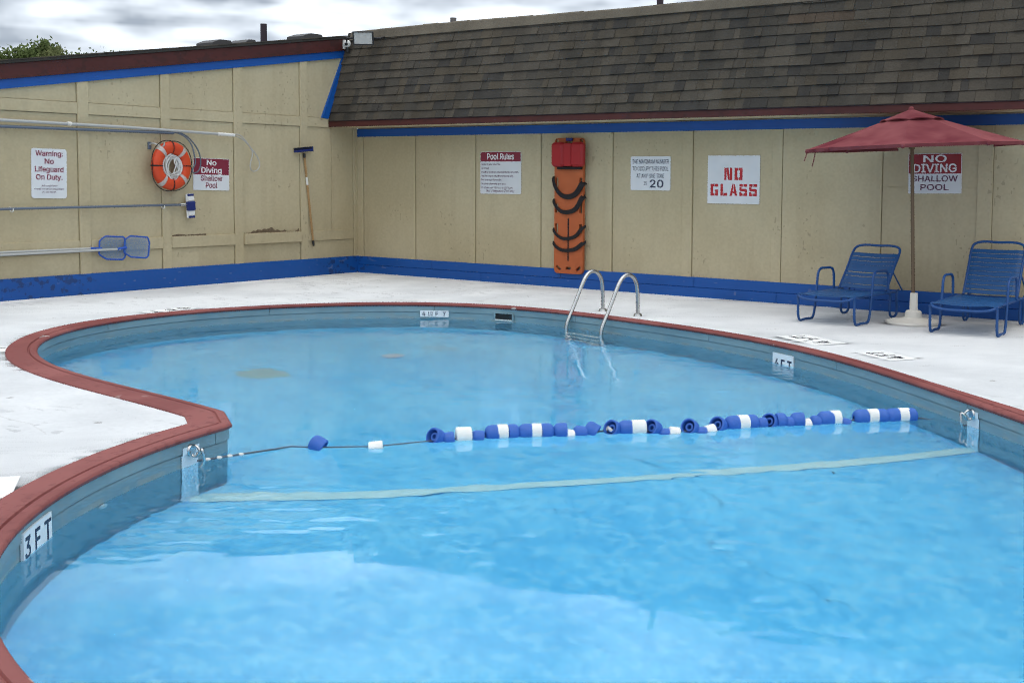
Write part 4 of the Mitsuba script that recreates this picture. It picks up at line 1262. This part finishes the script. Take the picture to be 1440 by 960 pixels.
    for k in range(nb):
        t = 0.04 + 0.056 * k
        m = strap_mesh(wb + 0.014, 0.0505 * rng.uniform(0.93, 1.06), 0.012 + worn * rng.uniform(0, 0.02))
        m.apply_transform(rot([0, 0, 1], rng.normal(0, 0.35 * worn)))
        m.apply_transform(bit)
        p = B(0, t)
        up('back_strap', m.apply_translation(p), STRAP, False)
    return s


lounger('blue strap lounger left of the umbrella pole with its back partly reclined', 8.74, -1.70, -3, 0.93, 1.34, 0.785, 1.0)
lounger('blue strap lounger right of the umbrella pole with its back raised steeply', 10.20, -1.70, 3, 1.14, 1.50, 0.865, 0.4)

# ------------------------------------------------------------------ rope and floats
FL = [(8.251,-8.318,0.093,'cupL'),(8.528,-8.086,0.093,'w'),(8.695,-7.711,0.091,'cupR'),(8.785,-7.695,0.068,'b'),(8.820,-7.592,0.096,'W'),(8.894,-7.537,0.073,'b'),(8.910,-7.420,0.079,'B'),(8.965,-7.378,0.070,'W'),(9.010,-7.318,0.065,'B'),(9.073,-7.271,0.079,'B'),(9.133,-7.226,0.065,'W'),(9.174,-7.168,0.075,'B'),(9.243,-7.116,0.075,'B'),(9.310,-7.093,0.061,'w'),(9.335,-7.020,0.080,'b'),(9.369,-6.941,0.090,'cupL'),(9.387,-6.816,0.086,'rope'),(9.478,-6.831,0.085,'cupR'),(9.548,-6.792,0.081,'B'),(9.594,-6.716,0.095,'W'),(9.663,-6.636,0.096,'cupR'),(9.764,-6.642,0.076,'s'),(9.834,-6.617,0.076,'w'),(9.851,-6.467,0.096,'cupR'),(9.937,-6.457,0.076,'s'),(9.981,-6.396,0.077,'w'),(9.973,-6.291,0.087,'cupR'),(10.025,-6.208,0.083,'B'),(10.083,-6.150,0.078,'W'),(10.127,-6.088,0.068,'B'),(10.179,-6.049,0.064,'b'),(10.201,-5.974,0.074,'cupR'),(10.250,-5.907,0.064,'B'),(10.322,-5.911,0.049,'b'),(10.334,-5.829,0.079,'B'),(10.415,-5.812,0.064,'w'),(10.440,-5.749,0.059,'b'),(10.472,-5.665,0.095,'B'),(10.523,-5.611,0.075,'W'),(10.592,-5.574,0.065,'s'),(10.649,-5.455,0.095,'B'),(10.717,-5.404,0.085,'W'),(10.774,-5.345,0.071,'B'),(10.823,-5.293,0.086,'B'),(10.884,-5.232,0.081,'W'),(10.933,-5.194,0.066,'B')]
rp = thing('float_rope', 'lane rope strung across the pool with worn blue and white floats', 'rope')
RD = np.array([0.66, 0.75]); RD /= np.linalg.norm(RD); RN = np.array([-RD[1], RD[0]])
ctr = np.array([[a, b] for a, b, _, _ in FL])
al_ = ctr @ RD
pe = ctr @ RN
pe_s = np.array([np.average(pe, weights=np.exp(-((al_ - q_) / 0.22) ** 2)) for q_ in al_]) * 0.75 + pe * 0.25
RAD = 0.056


def cap_mesh(length, rad, hollow):
    """A float's domed end: dome towards -x, open or flat end towards +x."""
    t = np.linspace(0, math.pi / 2, 7)
    dome = min(0.45 * length, rad * 0.75)
    prof = [(rad * (0.42 + 0.58 * math.sin(a)), -length / 2 + dome * (1 - math.cos(a))) for a in t] + [(rad, length / 2 - 0.004), (rad - 0.003, length / 2)]
    prof = [(0.012, -length / 2)] + prof
    if hollow:
        prof += [(rad - 0.012, length / 2), (rad - 0.013, -length * 0.2), (0.03, -length * 0.32), (0.028, length * 0.30), (0.016, length * 0.30), (0.014, -length * 0.2)]
    else:
        prof += [(0.012, length / 2)]
    m = lathe(prof, 26)
    m.apply_transform(rot([0, 1, 0], 90))     # z -> x
    return m


def ringf(length, rad):
    m = lathe([(0.012, -length / 2), (rad - 0.006, -length / 2), (rad, -length / 2 + 0.005), (rad, length / 2 - 0.005), (rad - 0.006, length / 2), (0.012, length / 2)], 26)
    m.apply_transform(rot([0, 1, 0], 90))
    return m


knots = [(*(OUT[iL] + 0.0), -0.128), (8.10, -8.40, ZW + 0.004)]
knots[0] = (*(offset_loop(-0.03)[iL]), -0.135)
prev_blue = False
flip = 1
for k, (x, y, w, ty) in enumerate(FL):
    xy = RD * al_[k] + RN * pe_s[k]
    c = np.array([xy[0], xy[1], 0.0])
    yaw = math.degrees(math.atan2(RD[1], RD[0])) + rng.normal(0, 5)
    R_ = trimesh.transformations.rotation_matrix(math.radians(yaw), [0, 0, 1])
    nxt = FL[k + 1][3] if k + 1 < len(FL) else 'B'
    if ty == 'B':
        fl_ = nxt in 'Ww' and True
        m = cap_mesh(w + 0.01, RAD, False)
        if not fl_: m.apply_transform(rot([0, 0, 1], 180))
        c[2] = ZW + 0.026; mt, nm = FLOATBLUE, 'blue_float'
    elif ty == 'b':
        m = cap_mesh(w + 0.005, RAD * 0.82, False)
        m.apply_transform(rot([0, 1, 0], rng.uniform(-12, 12)))
        c[2] = ZW + 0.012; mt, nm = FLOATBLUE, 'blue_float'
    elif ty == 's':
        m = cap_mesh(w + 0.005, RAD * 0.8, False)
        m.apply_transform(rot([0, 1, 0], rng.uniform(-15, 15)))
        c[2] = ZW - 0.016; mt, nm = FLOATBLUE, 'blue_float'
    elif ty == 'W':
        m = ringf(w + 0.004, RAD * 1.0)
        c[2] = ZW + 0.028; mt, nm = FLOATWHITE, 'white_float'
    elif ty == 'w':
        m = ringf(w * 0.95, RAD * 0.8)
        m.apply_transform(rot([0, 1, 0], rng.uniform(-14, 14)))
        c[2] = ZW - 0.006; mt, nm = FLOATWHITE, 'white_float'
    elif ty in ('cupL', 'cupR'):
        m = cap_mesh(w, RAD * 1.02, True)
        if ty == 'cupL':
            m.apply_transform(rot([0, 1, 0], 28)); m.apply_transform(rot([0, 0, 1], -22))
        else:
            m.apply_transform(rot([0, 0, 1], 180)); m.apply_transform(rot([0, 1, 0], 24)); m.apply_transform(rot([0, 0, 1], 38))
        c[2] = ZW + 0.022; mt, nm = FLOATBLUE, 'broken_float'
    else:
        pts = [c + (0, 0, ZW + 0.012), c + RD[0] * np.array([0.02, 0.02, 0]) + (0, 0, ZW + 0.030), c + np.array([0.035, 0.0, ZW + 0.024]), c + np.array([0.055, 0.03, ZW + 0.010])]
        part(rp, 'knot', tube(spline(pts, 16), 0.012, 8), ROPE, 60)
        knots.append((c[0], c[1], ZW + 0.012))
        continue
    m.apply_transform(R_)
    part(rp, nm, m.apply_translation(c), mt, 35)
    knots.append((c[0], c[1], max(ZW + 0.006, c[2] - 0.01) if ty in ('B', 'W') else ZW + 0.003))
end = offset_loop(-0.03)[iR]
knots += [(11.05, -5.07, ZW - 0.01), (11.20, -5.10, ZW - 0.03), (*end, -0.15)]
knots = [k_ if i_ == 0 else (k_[0], k_[1], ZW + 0.004) if i_ < 5 else k_ for i_, k_ in enumerate(knots)]
part(rp, 'rope', tube(spline(knots, 420, k=1), 0.0065, 7), DARKROPE, 60)
bd = [np.array(knots[0]) + (np.array(knots[1]) - np.array(knots[0])) * t for t in (0.10, 0.22, 0.33, 0.45)]
for b in bd:
    part(rp, 'twist', trimesh.creation.icosphere(2, 0.012).apply_scale((1.6, 1.6, 0.8)).apply_translation(b), ROPE, True)

for lab, i in (('chrome rope anchor with a hook on the peninsula wall', iL), ('chrome rope anchor on the right hand pool wall', iR)):
    an = thing('rope_anchor', lab, 'rope anchor')
    M, e, nrm = wall_patch(i, 0, 0, 0, 0.010)
    part(an, 'plate', moved(lathe([(0.001, 0.008), (0.030, 0.008), (0.036, -0.002)], 20).apply_translation((0, -0.075, 0)), M), CHROME, 40)
    part(an, 'eye', moved(tube(spline([(0, -0.055, 0.0), (0, -0.050, 0.035), (0, -0.075, 0.055), (0, -0.105, 0.04), (0, -0.10, 0.0)], 24), 0.008, 8), M), CHROME, 60)
    part(an, 'hook', moved(tube(spline([(0.0, -0.095, 0.035), (0.008, -0.075, 0.062), (-0.004, -0.065, 0.075), (0.0, -0.10, 0.082), (0.004, -0.150, 0.075), (-0.006, -0.175, 0.06), (0.010, -0.185, 0.045)], 30), 0.0095, 8), M), CHROME, 60)

# ------------------------------------------------------------------ trees beyond the left roof
def tree(label, x, y, h, rx, rz, n, seed):
    t = thing('leafy_tree', label, 'tree', 'trees beyond the left roof')
    g = np.random.default_rng(seed)
    tr = [tube([(x, y, 0), (x + 0.05, y, h * 0.35), (x, y + 0.1, h * 0.65)], [0.22, 0.17, 0.09], 10)]
    clumps = []
    for k in range(40):
        v = g.normal(0, 1, 3); v /= np.linalg.norm(v); v[2] = abs(v[2]) * 1.0 - 0.15
        r = g.uniform(0.35, 1.0) ** 0.6
        c = np.array([x, y, h - rz]) + v * r * np.array([rx, rx, rz - 0.08])
        clumps.append((c, g.uniform(0.20, 0.33)))
        tr.append(tube([(x, y + 0.05, h * (0.45 + 0.15 * g.random())), (np.array([x, y, h * 0.6]) + c) / 2 + g.normal(0, 0.1, 3), c], [0.06, 0.035, 0.012], 6))
    part(t, 'trunk', cat(*tr), BARK, True)
    per = n // len(clumps)
    groups = [[], [], []]
    for c, r in clumps:
        P = c + g.normal(0, 1, (per, 3)) * r * np.array([0.55, 0.55, 0.42])
        d1 = g.normal(0, 1, (per, 3)); d1 /= np.linalg.norm(d1, axis=1, keepdims=True)
        d2 = np.cross(d1, g.normal(0, 1, (per, 3))); d2 /= np.linalg.norm(d2, axis=1, keepdims=True)
        s1 = g.uniform(0.035, 0.07, (per, 1))
        V = np.stack([P - d1 * s1, P + d2 * s1 * 0.55, P + d1 * s1, P - d2 * s1 * 0.55], 1)
        groups[g.integers(0, 3)].append(V)
    for q_, vs in enumerate(groups):
        if not vs: continue
        V = np.vstack(vs).reshape(-1, 3)
        m = len(V) // 4
        F = (np.arange(m) * 4)[:, None, None] + np.array([[0, 1, 2], [0, 2, 3]])[None]
        scene[f'{t}__crown__{q_ + 1:03d}'] = mikit.ply(trimesh.Trimesh(V, F.reshape(-1, 3), process=False), LEAFS[q_])


tree('bushy green tree whose crown rises over the left end of the roof', -16.0, 4.2, 5.08, 1.55, 1.05, 26000, 3)
tree('small tree just showing its tip above the roof, right of the bushy one', -16.0, 6.05, 4.98, 0.42, 0.9, 6000, 9)

# ------------------------------------------------------------------ bits on the pool floor and the deck
for x, y, w_ in ((9.75, -7.85, 'just below the middle of the pale stripe'), (11.6, -8.2, 'nearest the lower right corner'), (10.75, -6.15, 'between the float rope and the pale stripe'), (11.25, -7.0, 'at right below the pale stripe')):
    l = thing('dead_leaf', 'tiny dark dead leaf on the pool floor, ' + w_, 'leaf', 'dead leaves on the pool floor')
    a = rng.random() * 6
    t = np.linspace(-1, 1, 9)
    wv = 0.014 * np.cos(t * 1.5) + 0.001
    top = np.column_stack([0.035 * t, wv, 0.010 * t * t]); bot = np.column_stack([0.035 * t, -wv, 0.010 * t * t])
    V = np.vstack([top, bot]); F = []
    for i in range(8): F += [[i, i + 9, i + 1], [i + 1, i + 9, i + 10]]
    m = trimesh.Trimesh(V, np.array(F), process=False)
    m.apply_scale(0.42)
    m.apply_transform(rot([0, 0, 1], math.degrees(a)))
    m.apply_translation((x, y, float(floor_z(np.array([[x, y]]))[0]) + 0.012))
    scene[l] = mikit.ply(m, LEAFDEAD)
